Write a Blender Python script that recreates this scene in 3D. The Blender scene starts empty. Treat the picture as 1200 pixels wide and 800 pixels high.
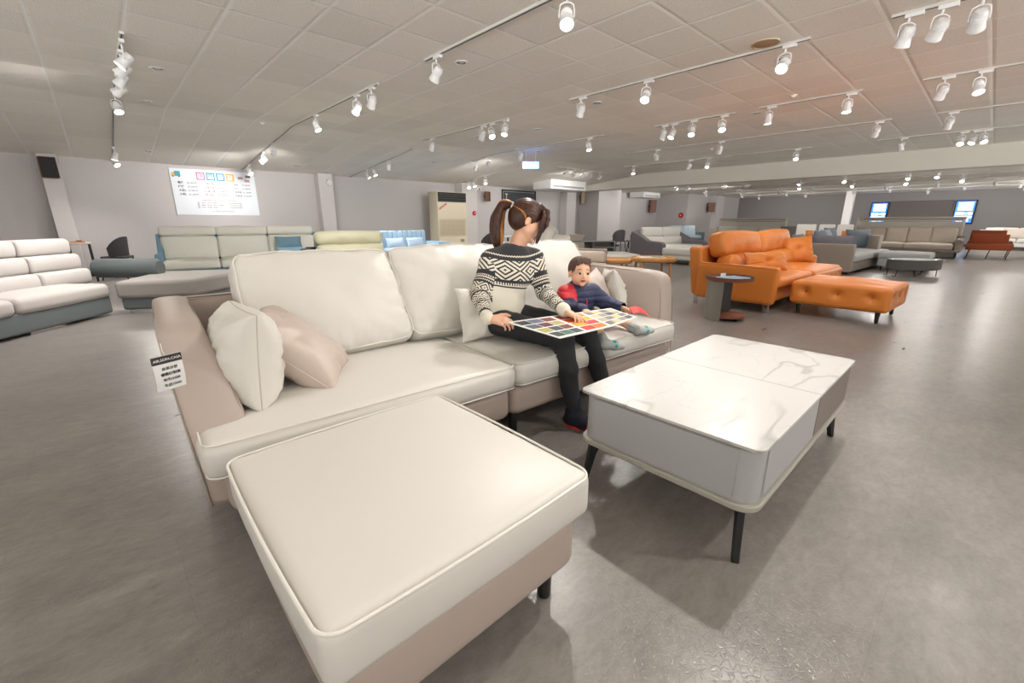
EXPOSURE=-0.12;LENS=26;SPOT=92;WORLD=1.0;FILL_BELOW=10
import bpy, bmesh, math, random
import numpy as np
from mathutils import Vector, Matrix, Euler, noise
R = math.radians
PI = math.pi
random.seed(7)
scn = bpy.context.scene
COL = scn.collection

# ---------------------------------------------------------------- materials
MATS = {}
def _n(nt, t, **kw):
    n = nt.nodes.new(t)
    for k, v in kw.items(): setattr(n, k, v)
    return n
def srgb(r, g, b):
    f = lambda c: (c/255/12.92) if c/255 <= .04045 else ((c/255+.055)/1.055)**2.4
    return (f(r), f(g), f(b), 1)
def mat(name, col, rough=.5, bscale=0, bstr=.2, bdist=.002, mottle=0, mscale=3, spec=.5, metal=0,
        emit=None, estr=0, coat=0, sheen=0, fold=0, fscale=6, trans=0):
    if name in MATS: return MATS[name]
    m = bpy.data.materials.new(name); m.use_nodes = True
    nt = m.node_tree; b = nt.nodes['Principled BSDF']
    c = srgb(*col)
    b.inputs['Base Color'].default_value = c
    b.inputs['Roughness'].default_value = rough
    b.inputs['Specular IOR Level'].default_value = spec
    b.inputs['Metallic'].default_value = metal
    b.inputs['Coat Weight'].default_value = coat
    b.inputs['Sheen Weight'].default_value = sheen
    b.inputs['Transmission Weight'].default_value = trans
    if emit:
        b.inputs['Emission Color'].default_value = srgb(*emit)
        b.inputs['Emission Strength'].default_value = estr
    if mottle or bscale or fold:
        tc = _n(nt, 'ShaderNodeTexCoord')
    if mottle:
        nz = _n(nt, 'ShaderNodeTexNoise'); nz.inputs['Scale'].default_value = mscale; nz.inputs['Detail'].default_value = 5
        nt.links.new(tc.outputs['Object'], nz.inputs['Vector'])
        mr = _n(nt, 'ShaderNodeMapRange'); mr.inputs[1].default_value = .3; mr.inputs[2].default_value = .7
        mr.inputs[3].default_value = 1-mottle; mr.inputs[4].default_value = 1+mottle
        nt.links.new(nz.outputs['Fac'], mr.inputs[0])
        mx = _n(nt, 'ShaderNodeVectorMath', operation='SCALE')
        mx.inputs[0].default_value = c[:3]
        nt.links.new(mr.outputs[0], mx.inputs['Scale'])
        nt.links.new(mx.outputs[0], b.inputs['Base Color'])
    prev = None
    if fold:
        nz = _n(nt, 'ShaderNodeTexNoise'); nz.inputs['Scale'].default_value = fscale; nz.inputs['Detail'].default_value = 3
        nz.inputs['Distortion'].default_value = 1.2
        nt.links.new(tc.outputs['Object'], nz.inputs['Vector'])
        bp = _n(nt, 'ShaderNodeBump'); bp.inputs['Strength'].default_value = fold; bp.inputs['Distance'].default_value = .02
        nt.links.new(nz.outputs['Fac'], bp.inputs['Height']); prev = bp
    if bscale:
        nz = _n(nt, 'ShaderNodeTexNoise'); nz.inputs['Scale'].default_value = bscale; nz.inputs['Detail'].default_value = 4
        nt.links.new(tc.outputs['Object'], nz.inputs['Vector'])
        bp = _n(nt, 'ShaderNodeBump'); bp.inputs['Strength'].default_value = bstr; bp.inputs['Distance'].default_value = bdist
        nt.links.new(nz.outputs['Fac'], bp.inputs['Height'])
        if prev: nt.links.new(prev.outputs[0], bp.inputs['Normal'])
        prev = bp
    if prev: nt.links.new(prev.outputs[0], b.inputs['Normal'])
    MATS[name] = m
    return m

# ---------------------------------------------------------------- geometry
class G:
    def __init__(s): s.v = []; s.f = []; s.mi = []; s.cur = 0; s.M = None
    def add(s, vs, fs):
        o = len(s.v)
        if s.M is not None: vs = [tuple(s.M @ Vector(p)) for p in vs]
        s.v += [tuple(p) for p in vs]; s.f += [tuple(i+o for i in f) for f in fs]; s.mi += [s.cur]*len(fs)
        return s
    def box(s, x0, x1, y0, y1, z0, z1):
        return s.add([(x0,y0,z0),(x1,y0,z0),(x1,y1,z0),(x0,y1,z0),(x0,y0,z1),(x1,y0,z1),(x1,y1,z1),(x0,y1,z1)],
                     [(0,3,2,1),(4,5,6,7),(0,1,5,4),(1,2,6,5),(2,3,7,6),(3,0,4,7)])
    def rbox(s, x0, x1, y0, y1, z0, z1, r, seg=3, div=(1,1,1), fn=None):
        """box with rounded edges; fn(p,u) deforms, p local to centre, u in -1..1"""
        c = ((x0+x1)/2, (y0+y1)/2, (z0+z1)/2); h = (abs(x1-x0)/2, abs(y1-y0)/2, abs(z1-z0)/2)
        r = min(r, min(h)*.999)
        A = []
        for a in range(3):
            e = [-h[a] + r*(i/seg) for i in range(seg)]
            n = max(1, div[a]); i0 = -h[a]+r; i1 = h[a]-r
            mid = [i0 + (i1-i0)*i/n for i in range(n+1)]
            A.append(e + mid + [h[a] - r*((seg-1-i)/seg) for i in range(seg)])
        idx = {}; vs = []
        def vid(i, j, k):
            key = (i, j, k)
            if key not in idx:
                p = [A[0][i], A[1][j], A[2][k]]
                q = [max(-h[a]+r, min(h[a]-r, p[a])) for a in range(3)]
                d = Vector([p[a]-q[a] for a in range(3)])
                if d.length > 1e-9: d = d.normalized()*r
                P = Vector(q)+d
                if fn: P = Vector(fn(P, Vector([P[a]/h[a] if h[a] else 0 for a in range(3)])))
                idx[key] = len(vs); vs.append((P.x+c[0], P.y+c[1], P.z+c[2]))
            return idx[key]
        nx, ny, nz = len(A[0])-1, len(A[1])-1, len(A[2])-1
        fs = []
        for i in range(nx):
            for j in range(ny):
                fs.append((vid(i,j,0), vid(i,j+1,0), vid(i+1,j+1,0), vid(i+1,j,0)))
                fs.append((vid(i,j,nz), vid(i+1,j,nz), vid(i+1,j+1,nz), vid(i,j+1,nz)))
        for i in range(nx):
            for k in range(nz):
                fs.append((vid(i,0,k), vid(i+1,0,k), vid(i+1,0,k+1), vid(i,0,k+1)))
                fs.append((vid(i,ny,k), vid(i,ny,k+1), vid(i+1,ny,k+1), vid(i+1,ny,k)))
        for j in range(ny):
            for k in range(nz):
                fs.append((vid(0,j,k), vid(0,j,k+1), vid(0,j+1,k+1), vid(0,j+1,k)))
                fs.append((vid(nx,j,k), vid(nx,j+1,k), vid(nx,j+1,k+1), vid(nx,j,k+1)))
        return s.add(vs, fs)
    def tube(s, pts, rad, n=10, cap=True, closed=False, flat=1.0):
        pts = [Vector(p) for p in pts]; N = len(pts)
        if not hasattr(rad, '__len__'): rad = [rad]*N
        rings = []; up = None
        for i, p in enumerate(pts):
            if closed: t = (pts[(i+1)%N]-pts[i-1]).normalized()
            else: t = (pts[min(i+1,N-1)]-pts[max(i-1,0)]).normalized()
            if up is None:
                up = Vector((0,0,1)) if abs(t.z) < .9 else Vector((1,0,0))
            a = t.cross(up)
            if a.length < 1e-6: a = t.cross(Vector((0,1,0)))
            a.normalize(); b = a.cross(t).normalized(); up = b
            rings.append([p + (a*math.cos(2*PI*k/n) + b*math.sin(2*PI*k/n)*flat)*rad[i] for k in range(n)])
        vs = [v for r in rings for v in r]; fs = []
        for i in range(N if closed else N-1):
            j = (i+1) % N
            for k in range(n):
                fs.append((i*n+k, i*n+(k+1)%n, j*n+(k+1)%n, j*n+k))
        if cap and not closed:
            fs.append(tuple(range(n))[::-1]); fs.append(tuple((N-1)*n+k for k in range(n)))
        return s.add(vs, fs)
    def lathe(s, prof, n=24, center=(0,0,0), axis='z'):
        vs = []; fs = []
        for (r, z) in prof:
            for k in range(n):
                a = 2*PI*k/n; vs.append((center[0]+r*math.cos(a), center[1]+r*math.sin(a), center[2]+z))
        m = len(prof)
        for i in range(m-1):
            for k in range(n): fs.append((i*n+k, i*n+(k+1)%n, (i+1)*n+(k+1)%n, (i+1)*n+k))
        fs.append(tuple(range(n))[::-1]); fs.append(tuple((m-1)*n+k for k in range(n)))
        return s.add(vs, fs)
    def prism(s, prof, a0, a1, axis='x'):
        """prof: list of (p,q); axis x -> (y,z), y -> (x,z), z -> (x,y)"""
        n = len(prof)
        mk = {'x': lambda a,p,q:(a,p,q), 'y': lambda a,p,q:(p,a,q), 'z': lambda a,p,q:(p,q,a)}[axis]
        vs = [mk(a0,p,q) for p,q in prof]+[mk(a1,p,q) for p,q in prof]
        fs = [tuple(range(n)), tuple(range(2*n-1, n-1, -1))]
        for i in range(n): j = (i+1)%n; fs.append((i, i+n, j+n, j))
        return s.add(vs, fs)
    def mesh(s, name, mats=None, smooth=True):
        me = bpy.data.meshes.new(name); me.from_pydata(s.v, [], s.f)
        if mats:
            for m in mats: me.materials.append(m)
            me.polygons.foreach_set('material_index', s.mi)
        bm = bmesh.new(); bm.from_mesh(me); bmesh.ops.recalc_face_normals(bm, faces=bm.faces)
        bm.to_mesh(me); bm.free()
        if smooth:
            me.polygons.foreach_set('use_smooth', [True]*len(me.polygons))
            try: me.set_sharp_from_angle(angle=R(38))
            except Exception: pass
        me.update()
        return me

def tag(o, label=None, cat=None, group=None, kind=None):
    if label: o['label'] = label
    if cat: o['category'] = cat
    if group: o['group'] = group
    if kind: o['kind'] = kind
    return o
def root(name, label, cat, loc=(0,0,0), rz=0, group=None):
    o = bpy.data.objects.new(name, None); COL.objects.link(o)
    o.location = loc; o.rotation_euler = (0,0,rz); o.empty_display_size = .1
    return tag(o, label, cat, group)
def obj(name, g, m, parent=None, smooth=True, bevel=0, bseg=2, label=None, subsurf=0, loc=None, rot=None):
    ms = m if isinstance(m, (list, tuple)) else [m]
    me = g.mesh(name, ms, smooth) if isinstance(g, G) else g
    o = bpy.data.objects.new(name, me); COL.objects.link(o)
    if parent is not None: o.parent = parent
    if bevel:
        b = o.modifiers.new('bevel', 'BEVEL'); b.width = bevel; b.segments = bseg; b.limit_method = 'ANGLE'; b.angle_limit = R(35)
        b.harden_normals = False
    if subsurf:
        b = o.modifiers.new('sub', 'SUBSURF'); b.levels = subsurf; b.render_levels = subsurf
    if loc is not None: o.location = tuple(loc)
    if rot is not None: o.rotation_euler = rot
    if label: o['label'] = label
    return o
def struct(name, g, m, **k):
    o = obj(name, g, m, **k); o['kind'] = 'structure'; return o
def copy_tree(o, parent=None):
    c = o.copy(); COL.objects.link(c)
    if parent is not None: c.parent = parent
    for ch in [x for x in bpy.data.objects if x.parent == o]: copy_tree(ch, c)
    return c

FONT = None
def text(body, size, m, parent, loc, rot=(PI/2,0,0), name='lettering', align='LEFT', ext=.0006, bold=0):
    cu = bpy.data.curves.new(name, 'FONT'); cu.body = body; cu.size = size; cu.extrude = ext
    cu.align_x = align; cu.align_y = 'CENTER'; cu.resolution_u = 3; cu.offset = bold
    t = bpy.data.objects.new('tmp', cu); COL.objects.link(t)
    dg = bpy.context.evaluated_depsgraph_get()
    me = bpy.data.meshes.new_from_object(t.evaluated_get(dg))
    bpy.data.objects.remove(t); bpy.data.curves.remove(cu)
    me.materials.clear(); me.materials.append(m)
    o = bpy.data.objects.new(name, me); COL.objects.link(o)
    o.parent = parent; o.location = loc; o.rotation_euler = rot
    return o

# soft shapes --------------------------------------------------------------
def nz(p, s, seed=0):
    return noise.noise(Vector((p[0]*s+seed*7.3, p[1]*s-seed*3.1, p[2]*s+seed*1.7)))
def cushion(g, x0, x1, y0, y1, z0, z1, r=.05, crown=.03, puff=.015, wr=.004, ws=9, seed=1, div=(14,10,3), axis=2, tufts=None):
    """soft upholstered block; axis = the crowned (thin) axis; tufts: list of (u,v,depth,rad) pulled in on both faces"""
    a, b = [i for i in range(3) if i != axis]
    def fn(P, u):
        c = crown*(1-u[a]**2)*(1-u[b]**2)*(1 if u[axis] > 0 else -1)*min(1, abs(u[axis])*1.2)
        q = [P[0], P[1], P[2]]
        q[axis] += c
        q[a] += puff*u[a]*(1-u[b]**2)*(1-u[axis]**2)
        q[b] += puff*u[b]*(1-u[a]**2)*(1-u[axis]**2)
        if wr:
            e = .35 + .65*max(abs(u[a]), abs(u[b]))**4
            w = nz(q, ws, seed)+.5*nz(q, ws*2.3, seed+5)
            q[axis] += w*wr*e*(1 if u[axis] > 0 else -1)
            q[a] += nz(q, ws*1.3, seed+9)*wr*.6*e
        if tufts:
            for tu, tv, dp, rd in tufts:
                d2 = (u[a]-tu)**2*((x1-x0 if a==0 else y1-y0)/2)**2 + (u[b]-tv)**2*((z1-z0 if b==2 else y1-y0)/2)**2
                q[axis] -= dp*math.exp(-d2/(rd*rd))*(1 if u[axis] > 0 else -1)
        return q
    return g.rbox(x0, x1, y0, y1, z0, z1, r, 4, div, fn)
def perim(x0, x1, y0, y1, z, r, n=6, fn=None):
    """rounded rectangle path"""
    pts = []
    for cx, cy, a0 in ((x1-r,y0+r,-PI/2),(x1-r,y1-r,0),(x0+r,y1-r,PI/2),(x0+r,y0+r,PI)):
        for i in range(n+1):
            a = a0+PI/2*i/n; pts.append((cx+r*math.cos(a), cy+r*math.sin(a), z))
    out = []
    for i in range(len(pts)):
        p = Vector(pts[i]); q = Vector(pts[(i+1)%len(pts)]); out.append(p)
        L = (q-p).length
        if L > .1:
            m = int(L/.06)
            for k in range(1, m): out.append(p.lerp(q, k/m))
    if fn: out = [Vector(fn(p)) for p in out]
    return out
def pillow_mesh(g, w, h, t, seed=1, n=26, pinch=.07, wr=.006, fat=.5, pull=None):
    """upright scatter cushion, centred on x, bottom at z=0, thickness along y"""
    idx = {}; vs = []; fs = []
    us = [math.sin(PI/2*(2*i/n-1)) for i in range(n+1)]
    def P(u, v, sd):
        x = w/2*u*(1-pinch*(1-v*v)*abs(u)**2); z = h/2*v*(1-pinch*(1-u*u)*abs(v)**2)
        T = t/2*(max(0,(1-abs(u)**2.4))*max(0,(1-abs(v)**2.4)))**fat
        e = max(abs(u), abs(v))
        ang = math.atan2(v, u)
        ridges = (nz((ang*2.2, e*1.1, sd*3), 1.6, seed)+.6*nz((ang*5.5, e*.7, sd*4), 1.5, seed+2))
        T += wr*ridges*min(1, (1-e)*9)*(.35+e)*2*(T/(t/2)+.25)
        # creases gathered at the seams, running inwards
        for (p_, q_, k_) in ((u, v, 1), (v, u, 2)):
            for sgn in (-1, 1):
                w_ = math.exp(-abs(sgn-p_)/.34)*min(1, (1-e)*14)
                T += wr*1.15*w_*(abs(nz((q_*6.5+sgn*3, sd*2, k_*5), 1.5, seed+11))**.7*-1.5+.3)*min(1, T/(t*.12))
        if pull:
            for pu, pv, dp, rd in pull:
                T -= dp*math.exp(-((u-pu)**2+(v-pv)**2)/(rd*rd))
            T = max(T, .002)
        z += nz((x,0,z), 5, seed+3)*.006
        return (x, sd*T, z+h/2)
    for sd in (1, -1):
        for i in range(n+1):
            for j in range(n+1):
                edge = i in (0, n) or j in (0, n)
                key = (i, j, 0 if edge else sd)
                if key not in idx: idx[key] = len(vs); p = P(us[i], us[j], sd); vs.append((p[0], 0 if edge else p[1], p[2]))
        for i in range(n):
            for j in range(n):
                q = []
                for a, b in ((i,j),(i+1,j),(i+1,j+1),(i,j+1)):
                    e = a in (0,n) or b in (0,n); q.append(idx[(a,b,0 if e else sd)])
                fs.append(q if sd < 0 else q[::-1])
    g.add(vs, fs)
    # border path for piping
    b = [(i,0) for i in range(n)]+[(n,j) for j in range(n)]+[(i,n) for i in range(n,0,-1)]+[(0,j) for j in range(n,0,-1)]
    return [vs[idx[(i,j,0)]] for i,j in b]
def pillow(name, label, w, h, t, m, loc, rot, seed=1, group=None, mpipe=None, pull=None, wr=.006, fat=.5, cat='cushion', pip=.0035, n=26):
    """throw pillow: thing; loc is centre of its bottom edge"""
    r = root(name, label, cat, loc, 0, group); r.rotation_euler = rot
    g = G(); path = pillow_mesh(g, w, h, t, seed, n=n, wr=wr, fat=fat, pull=pull)
    obj('cover', g, m, r)
    if pip:
        g = G(); g.tube(path, pip, 6, closed=True); obj('piping', g, mpipe or m, r)
    return r
# ---------------------------------------------------------------- camera
cam = bpy.data.cameras.new('camera'); camo = bpy.data.objects.new('camera', cam); COL.objects.link(camo)
cam.sensor_width = 36; cam.lens = 36*504/1200; cam.clip_start = .05; cam.clip_end = 100
camo.location = (0, 0, 1.15); camo.rotation_euler = (PI/2 - math.atan(141/504), 0, -math.atan(485/523))
scn.camera = camo
scn.view_settings.view_transform = 'Standard'; scn.view_settings.look = 'None'; scn.view_settings.gamma = 1
scn.view_settings.use_curve_mapping = False
scn.view_settings.exposure = EXPOSURE
scn.cycles.use_denoising = True
scn.cycles.max_bounces = 8; scn.cycles.diffuse_bounces = 5; scn.cycles.glossy_bounces = 3
scn.cycles.sample_clamp_indirect = 6
scn.cycles.caustics_reflective = False; scn.cycles.caustics_refractive = False
w = bpy.data.worlds.new('world'); scn.world = w; w.use_nodes = True
w.node_tree.nodes['Background'].inputs[0].default_value = (1, .98, .95, 1)
# added unseen outdoors: dim above, bright below the horizon to lift the ceiling
_nt = w.node_tree; _tc = _n(_nt, 'ShaderNodeTexCoord'); _sx = _n(_nt, 'ShaderNodeSeparateXYZ'); _nt.links.new(_tc.outputs['Generated'], _sx.inputs[0])
_mr = _n(_nt, 'ShaderNodeMapRange'); _mr.inputs[1].default_value = -.08; _mr.inputs[2].default_value = .04
_mr.inputs[3].default_value = FILL_BELOW; _mr.inputs[4].default_value = WORLD
_nt.links.new(_sx.outputs[2], _mr.inputs[0]); _nt.links.new(_mr.outputs[0], _nt.nodes['Background'].inputs[1])

# ---------------------------------------------------------------- materials
def floor_mat():
    m = bpy.data.materials.new('vinyl_floor'); m.use_nodes = True; nt = m.node_tree; b = nt.nodes['Principled BSDF']; L = nt.links.new
    tc = _n(nt, 'ShaderNodeTexCoord')
    def noise_(sc, det, rough=.6, dist=0, vec=None):
        n = _n(nt, 'ShaderNodeTexNoise'); n.inputs['Scale'].default_value = sc; n.inputs['Detail'].default_value = det
        n.inputs['Roughness'].default_value = rough; n.inputs['Distortion'].default_value = dist
        L(vec or tc.outputs['Object'], n.inputs['Vector']); return n
    mpz = _n(nt, 'ShaderNodeMapping'); mpz.inputs['Rotation'].default_value = (0,0,R(35)); mpz.inputs['Scale'].default_value = (1,1.9,1); L(tc.outputs['Object'], mpz.inputs[0])
    n1 = noise_(1.6, 9, .72, .3, mpz.outputs[0])
    cr = _n(nt, 'ShaderNodeValToRGB'); e = cr.color_ramp.elements
    e[0].position = .28; e[0].color = srgb(118, 114, 111); e[1].position = .72; e[1].color = srgb(149, 143, 139)
    x = cr.color_ramp.elements.new(.5); x.color = srgb(134, 129, 125)
    L(n1.outputs['Fac'], cr.inputs[0])
    n2 = noise_(13, 9, .8, .3, mpz.outputs[0])
    mr = _n(nt, 'ShaderNodeMapRange'); mr.inputs[1].default_value = .3; mr.inputs[2].default_value = .7; mr.inputs[3].default_value = .76; mr.inputs[4].default_value = 1.2
    L(n2.outputs['Fac'], mr.inputs[0])
    mx = _n(nt, 'ShaderNodeVectorMath', operation='SCALE'); L(cr.outputs[0], mx.inputs[0]); L(mr.outputs[0], mx.inputs['Scale'])
    # tile joints of the vinyl, .9 x .45 m
    br = _n(nt, 'ShaderNodeTexBrick'); br.offset = .5; br.inputs['Scale'].default_value = 1
    br.inputs['Brick Width'].default_value = .92; br.inputs['Row Height'].default_value = .46; br.inputs['Mortar Size'].default_value = .0012
    br.inputs['Color1'].default_value = (1,1,1,1); br.inputs['Color2'].default_value = (.975,.975,.975,1); br.inputs['Mortar'].default_value = (.86,.86,.86,1)
    L(tc.outputs['Object'], br.inputs['Vector'])
    mm = _n(nt, 'ShaderNodeVectorMath', operation='MULTIPLY'); L(mx.outputs[0], mm.inputs[0]); L(br.outputs['Color'], mm.inputs[1])
    L(mm.outputs[0], b.inputs['Base Color'])
    r = _n(nt, 'ShaderNodeMapRange'); r.inputs[1].default_value = .3; r.inputs[2].default_value = .7; r.inputs[3].default_value = .27; r.inputs[4].default_value = .31
    L(n1.outputs['Fac'], r.inputs[0]); L(r.outputs[0], b.inputs['Roughness'])
    b.inputs['Specular IOR Level'].default_value = .55
    v = _n(nt, 'ShaderNodeTexNoise'); v.inputs['Scale'].default_value = 55; v.inputs['Detail'].default_value = 1; v.inputs['Distortion'].default_value = .8
    L(tc.outputs['Object'], v.inputs['Vector'])
    sb = _n(nt, 'ShaderNodeMath', operation='SUBTRACT'); L(v.outputs['Fac'], sb.inputs[0]); sb.inputs[1].default_value = .5
    ab = _n(nt, 'ShaderNodeMath', operation='ABSOLUTE'); L(sb.outputs[0], ab.inputs[0])
    ra = _n(nt, 'ShaderNodeMapRange'); ra.inputs[1].default_value = 0; ra.inputs[2].default_value = .06
    L(ab.outputs[0], ra.inputs[0])
    bp = _n(nt, 'ShaderNodeBump'); bp.inputs['Strength'].default_value = .45; bp.inputs['Distance'].default_value = .0008
    L(ra.outputs[0], bp.inputs['Height']); L(bp.outputs[0], b.inputs['Normal'])
    return m
def ceil_mat(base, line):
    m = bpy.data.materials.new('ceiling_tiles'); m.use_nodes = True; nt = m.node_tree; b = nt.nodes['Principled BSDF']; L = nt.links.new
    tc = _n(nt, 'ShaderNodeTexCoord'); sp = _n(nt, 'ShaderNodeSeparateXYZ'); L(tc.outputs['Object'], sp.inputs[0])
    def M(op, a, c=None, v=None):
        n = _n(nt, 'ShaderNodeMath', operation=op)
        for i, q in enumerate((a, c)):
            if q is None: continue
            if isinstance(q, (int, float)): n.inputs[i].default_value = q
            else: L(q, n.inputs[i])
        return n.outputs[0]
    def dist(o, off):
        t = M('ADD', o, 100*.605+off); t = M('DIVIDE', t, .605); t = M('FRACT', t); t = M('SUBTRACT', t, .5); t = M('ABSOLUTE', t)
        return M('SUBTRACT', .5, t)      # 0 at the joint
    dx = dist(sp.outputs[0], .131); dy = dist(sp.outputs[1], -.35)
    wx = M('LESS_THAN', dx, .02); wy = M('LESS_THAN', dy, .011)
    lw = M('MAXIMUM', wx, wy)
    # every tile its own shade of off-white
    cell = _n(nt, 'ShaderNodeCombineXYZ')
    L(M('FLOOR', M('DIVIDE', M('ADD', sp.outputs[0], 60.5+.131), .605)), cell.inputs[0])
    L(M('FLOOR', M('DIVIDE', M('ADD', sp.outputs[1], 60.5-.35), .605)), cell.inputs[1])
    wn = _n(nt, 'ShaderNodeTexWhiteNoise'); L(cell.outputs[0], wn.inputs['Vector'])
    mr = _n(nt, 'ShaderNodeMapRange'); mr.inputs[3].default_value = .94; mr.inputs[4].default_value = 1.03; L(wn.outputs['Value'], mr.inputs[0])
    nz_ = _n(nt, 'ShaderNodeTexNoise'); nz_.inputs['Scale'].default_value = 90; nz_.inputs['Detail'].default_value = 3; L(tc.outputs['Object'], nz_.inputs['Vector'])
    m2 = _n(nt, 'ShaderNodeMapRange'); m2.inputs[1].default_value = .35; m2.inputs[2].default_value = .65; m2.inputs[3].default_value = .9; m2.inputs[4].default_value = 1.06; L(nz_.outputs['Fac'], m2.inputs[0])
    sc = M('MULTIPLY', mr.outputs[0], m2.outputs[0])
    col = _n(nt, 'ShaderNodeVectorMath', operation='SCALE'); col.inputs[0].default_value = srgb(*base)[:3]; L(sc, col.inputs['Scale'])
    mix = _n(nt, 'ShaderNodeMix', data_type='RGBA'); L(lw, mix.inputs[0]); L(col.outputs[0], mix.inputs[6]); mix.inputs[7].default_value = srgb(*line)
    L(mix.outputs[2], b.inputs['Base Color'])
    rr = M('SUBTRACT', .85, M('MULTIPLY', lw, .45)); L(rr, b.inputs['Roughness'])
    # shallow joint and cloudy tile surface
    edge = M('MINIMUM', M('MULTIPLY', M('MINIMUM', dx, dy), 20), 1)
    hh = M('ADD', edge, M('MULTIPLY', nz_.outputs['Fac'], .25))
    # tiles sit at slightly different heights and tilts
    bp = _n(nt, 'ShaderNodeBump'); bp.inputs['Strength'].default_value = .6; bp.inputs['Distance'].default_value = .006
    L(hh, bp.inputs['Height']); L(bp.outputs[0], b.inputs['Normal'])
    return m
M_floor = floor_mat()
M_ceil = ceil_mat((249, 244, 235), (253, 252, 248))
M_wall = mat('wallpaper_grey', (196, 192, 192), .8, bscale=160, bstr=.35, bdist=.001, mottle=.03, mscale=40)
M_wallw = mat('wall_white', (222, 219, 218), .8, bscale=120, bstr=.2, bdist=.001)
M_walld = mat('wall_dark_grey', (128, 125, 125), .8, bscale=120, bstr=.2, bdist=.001)
M_pier = mat('pier_paint', (208, 204, 203), .7)
M_beam = mat('beam_paint', (222, 219, 208), .6)
M_white = mat('white_metal', (228, 228, 228), .35)
M_track = mat('track_white', (205, 203, 198), .4)
M_base = mat('skirting_dark', (52, 50, 50), .5)
M_black = mat('black_metal', (28, 28, 30), .38)
M_blackm = mat('black_matt', (24, 24, 26), .7)
M_chrome = mat('chrome', (200, 200, 200), .15, metal=1)
M_lens = mat('lamp_lens', (255, 255, 255), .3, emit=(255, 250, 240), estr=LENS)

# ---------------------------------------------------------------- shell
XR = (-5.0, 30.0); YR = (-8.0, 13.0)
def zc(y): return 2.81 if y < 8.9 else 2.81 - .41*(y-8.9)/4.1
g = G(); g.add([(XR[0],YR[0],0),(XR[1],YR[0],0),(XR[1],YR[1],0),(XR[0],YR[1],0)], [(0,1,2,3)])
g.box(XR[0],XR[1],YR[0],YR[1],-.1,-.001); struct('floor', g, M_floor, smooth=False)
g = G(); ys = [YR[0], 8.9, YR[1]]
vs = []
for y in ys: vs += [(XR[0],y,zc(y)), (15.2,y,zc(y)), (XR[0],y,zc(y)+.06), (15.2,y,zc(y)+.06)]
fs = []
for i in range(2):
    o = 4*i; fs += [(o,o+4,o+5,o+1), (o+2,o+3,o+7,o+6), (o,o+2,o+6,o+4), (o+1,o+5,o+7,o+3)]
fs += [(0,1,3,2), (8,10,11,9)]
g.add(vs, fs); struct('ceiling', g, M_ceil, smooth=False)
g = G(); g.box(15.2, 30, YR[0], YR[1], 2.55, 2.61); struct('ceiling_rear', g, M_ceil, smooth=False)
g = G(); g.box(14.9, 15.4, YR[0], 12.9, 2.34, 2.84); struct('trim_1', g, M_beam, bevel=.01)      # the long beam
struct('wall_back', G().box(XR[0], 30, 13, 13.15, 0, 2.8), M_wall, smooth=False)
struct('wall_left', G().box(-5.15, -5, 4, 13.15, 0, 2.85).box(-5.15,-5,YR[0],4,0,.3).box(-5.15,-5,YR[0],4,2.7,2.85), M_wall, smooth=False)
struct('wall_right', G().box(XR[0], 30, -8.15, -8, 0, .3).box(XR[0], 30, -8.15, -8, 2.5, 2.85), M_wallw, smooth=False)  # side walls left open above a sill to admit the added fill
for i in range(13):          # added unseen window frames behind the camera, their openings let fill light in
    x = -5+i*35/12.0
    if i < 12: struct('added_window_%d' % (i+1), G().box(x, x+.1, -8.12, -8.02, .3, 2.5).box(x, x+35/12.0, -8.12, -8.02, .3, .36).box(x, x+35/12.0, -8.12, -8.02, 2.44, 2.5), M_black, smooth=False)
for i in range(4): struct('added_window_%d' % (i+13), G().box(-5.12, -5.02, -8+3*i, -7.9+3*i, .3, 2.7).box(-5.12,-5.02,-8+3*i,-5+3*i,.3,.36), M_black, smooth=False)  # frames of the added fill openings in the left wall
struct('wall_far', G().box(30, 30.15, -8.15, 13.15, 0, 2.65), M_walld, smooth=False)
struct('wall_step', G().box(23.1, 30, 11.2, 13, 0, 2.55), M_wall, smooth=False)
struct('wall_column', G().box(16.2, 17.9, 11.9, 13, 0, 2.55), M_wall, bevel=.005)
struct('wall_pier', G().box(26.1, 27.0, 10.9, 11.2, 0, 2.55), M_pier, bevel=.005)
struct('trim_2', G().box(-.64, -.36, 12.74, 13, 0, zc(12.9)), M_pier, bevel=.005)
struct('trim_3', G().box(4.6, 4.98, 12.7, 13, 0, zc(12.9)), M_pier, bevel=.005)
struct('trim_4', G().box(9.35, 10.0, 12.6, 13, 0, zc(12.8)), M_pier, bevel=.005)
struct('trim_5', G().box(14.9, 15.5, 12.6, 13, 0, 2.36), M_pier, bevel=.005)
struct('trim_6', G().box(27.0, 27.35, 4.82, 5.14, 0, 2.55), mat('pillar_white', (232, 230, 230), .6), bevel=.01)
struct('baseboard_back', G().box(XR[0], 16.2, 12.975, 13, 0, .09), M_base, smooth=False)
struct('baseboard_column', G().box(16.18, 17.92, 11.875, 11.9, 0, .09).box(16.175, 16.2, 11.875, 13, 0, .09), M_base, smooth=False)
struct('baseboard_far', G().box(29.975, 30, -8, 11.2, 0, .09), M_base, smooth=False)

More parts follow.
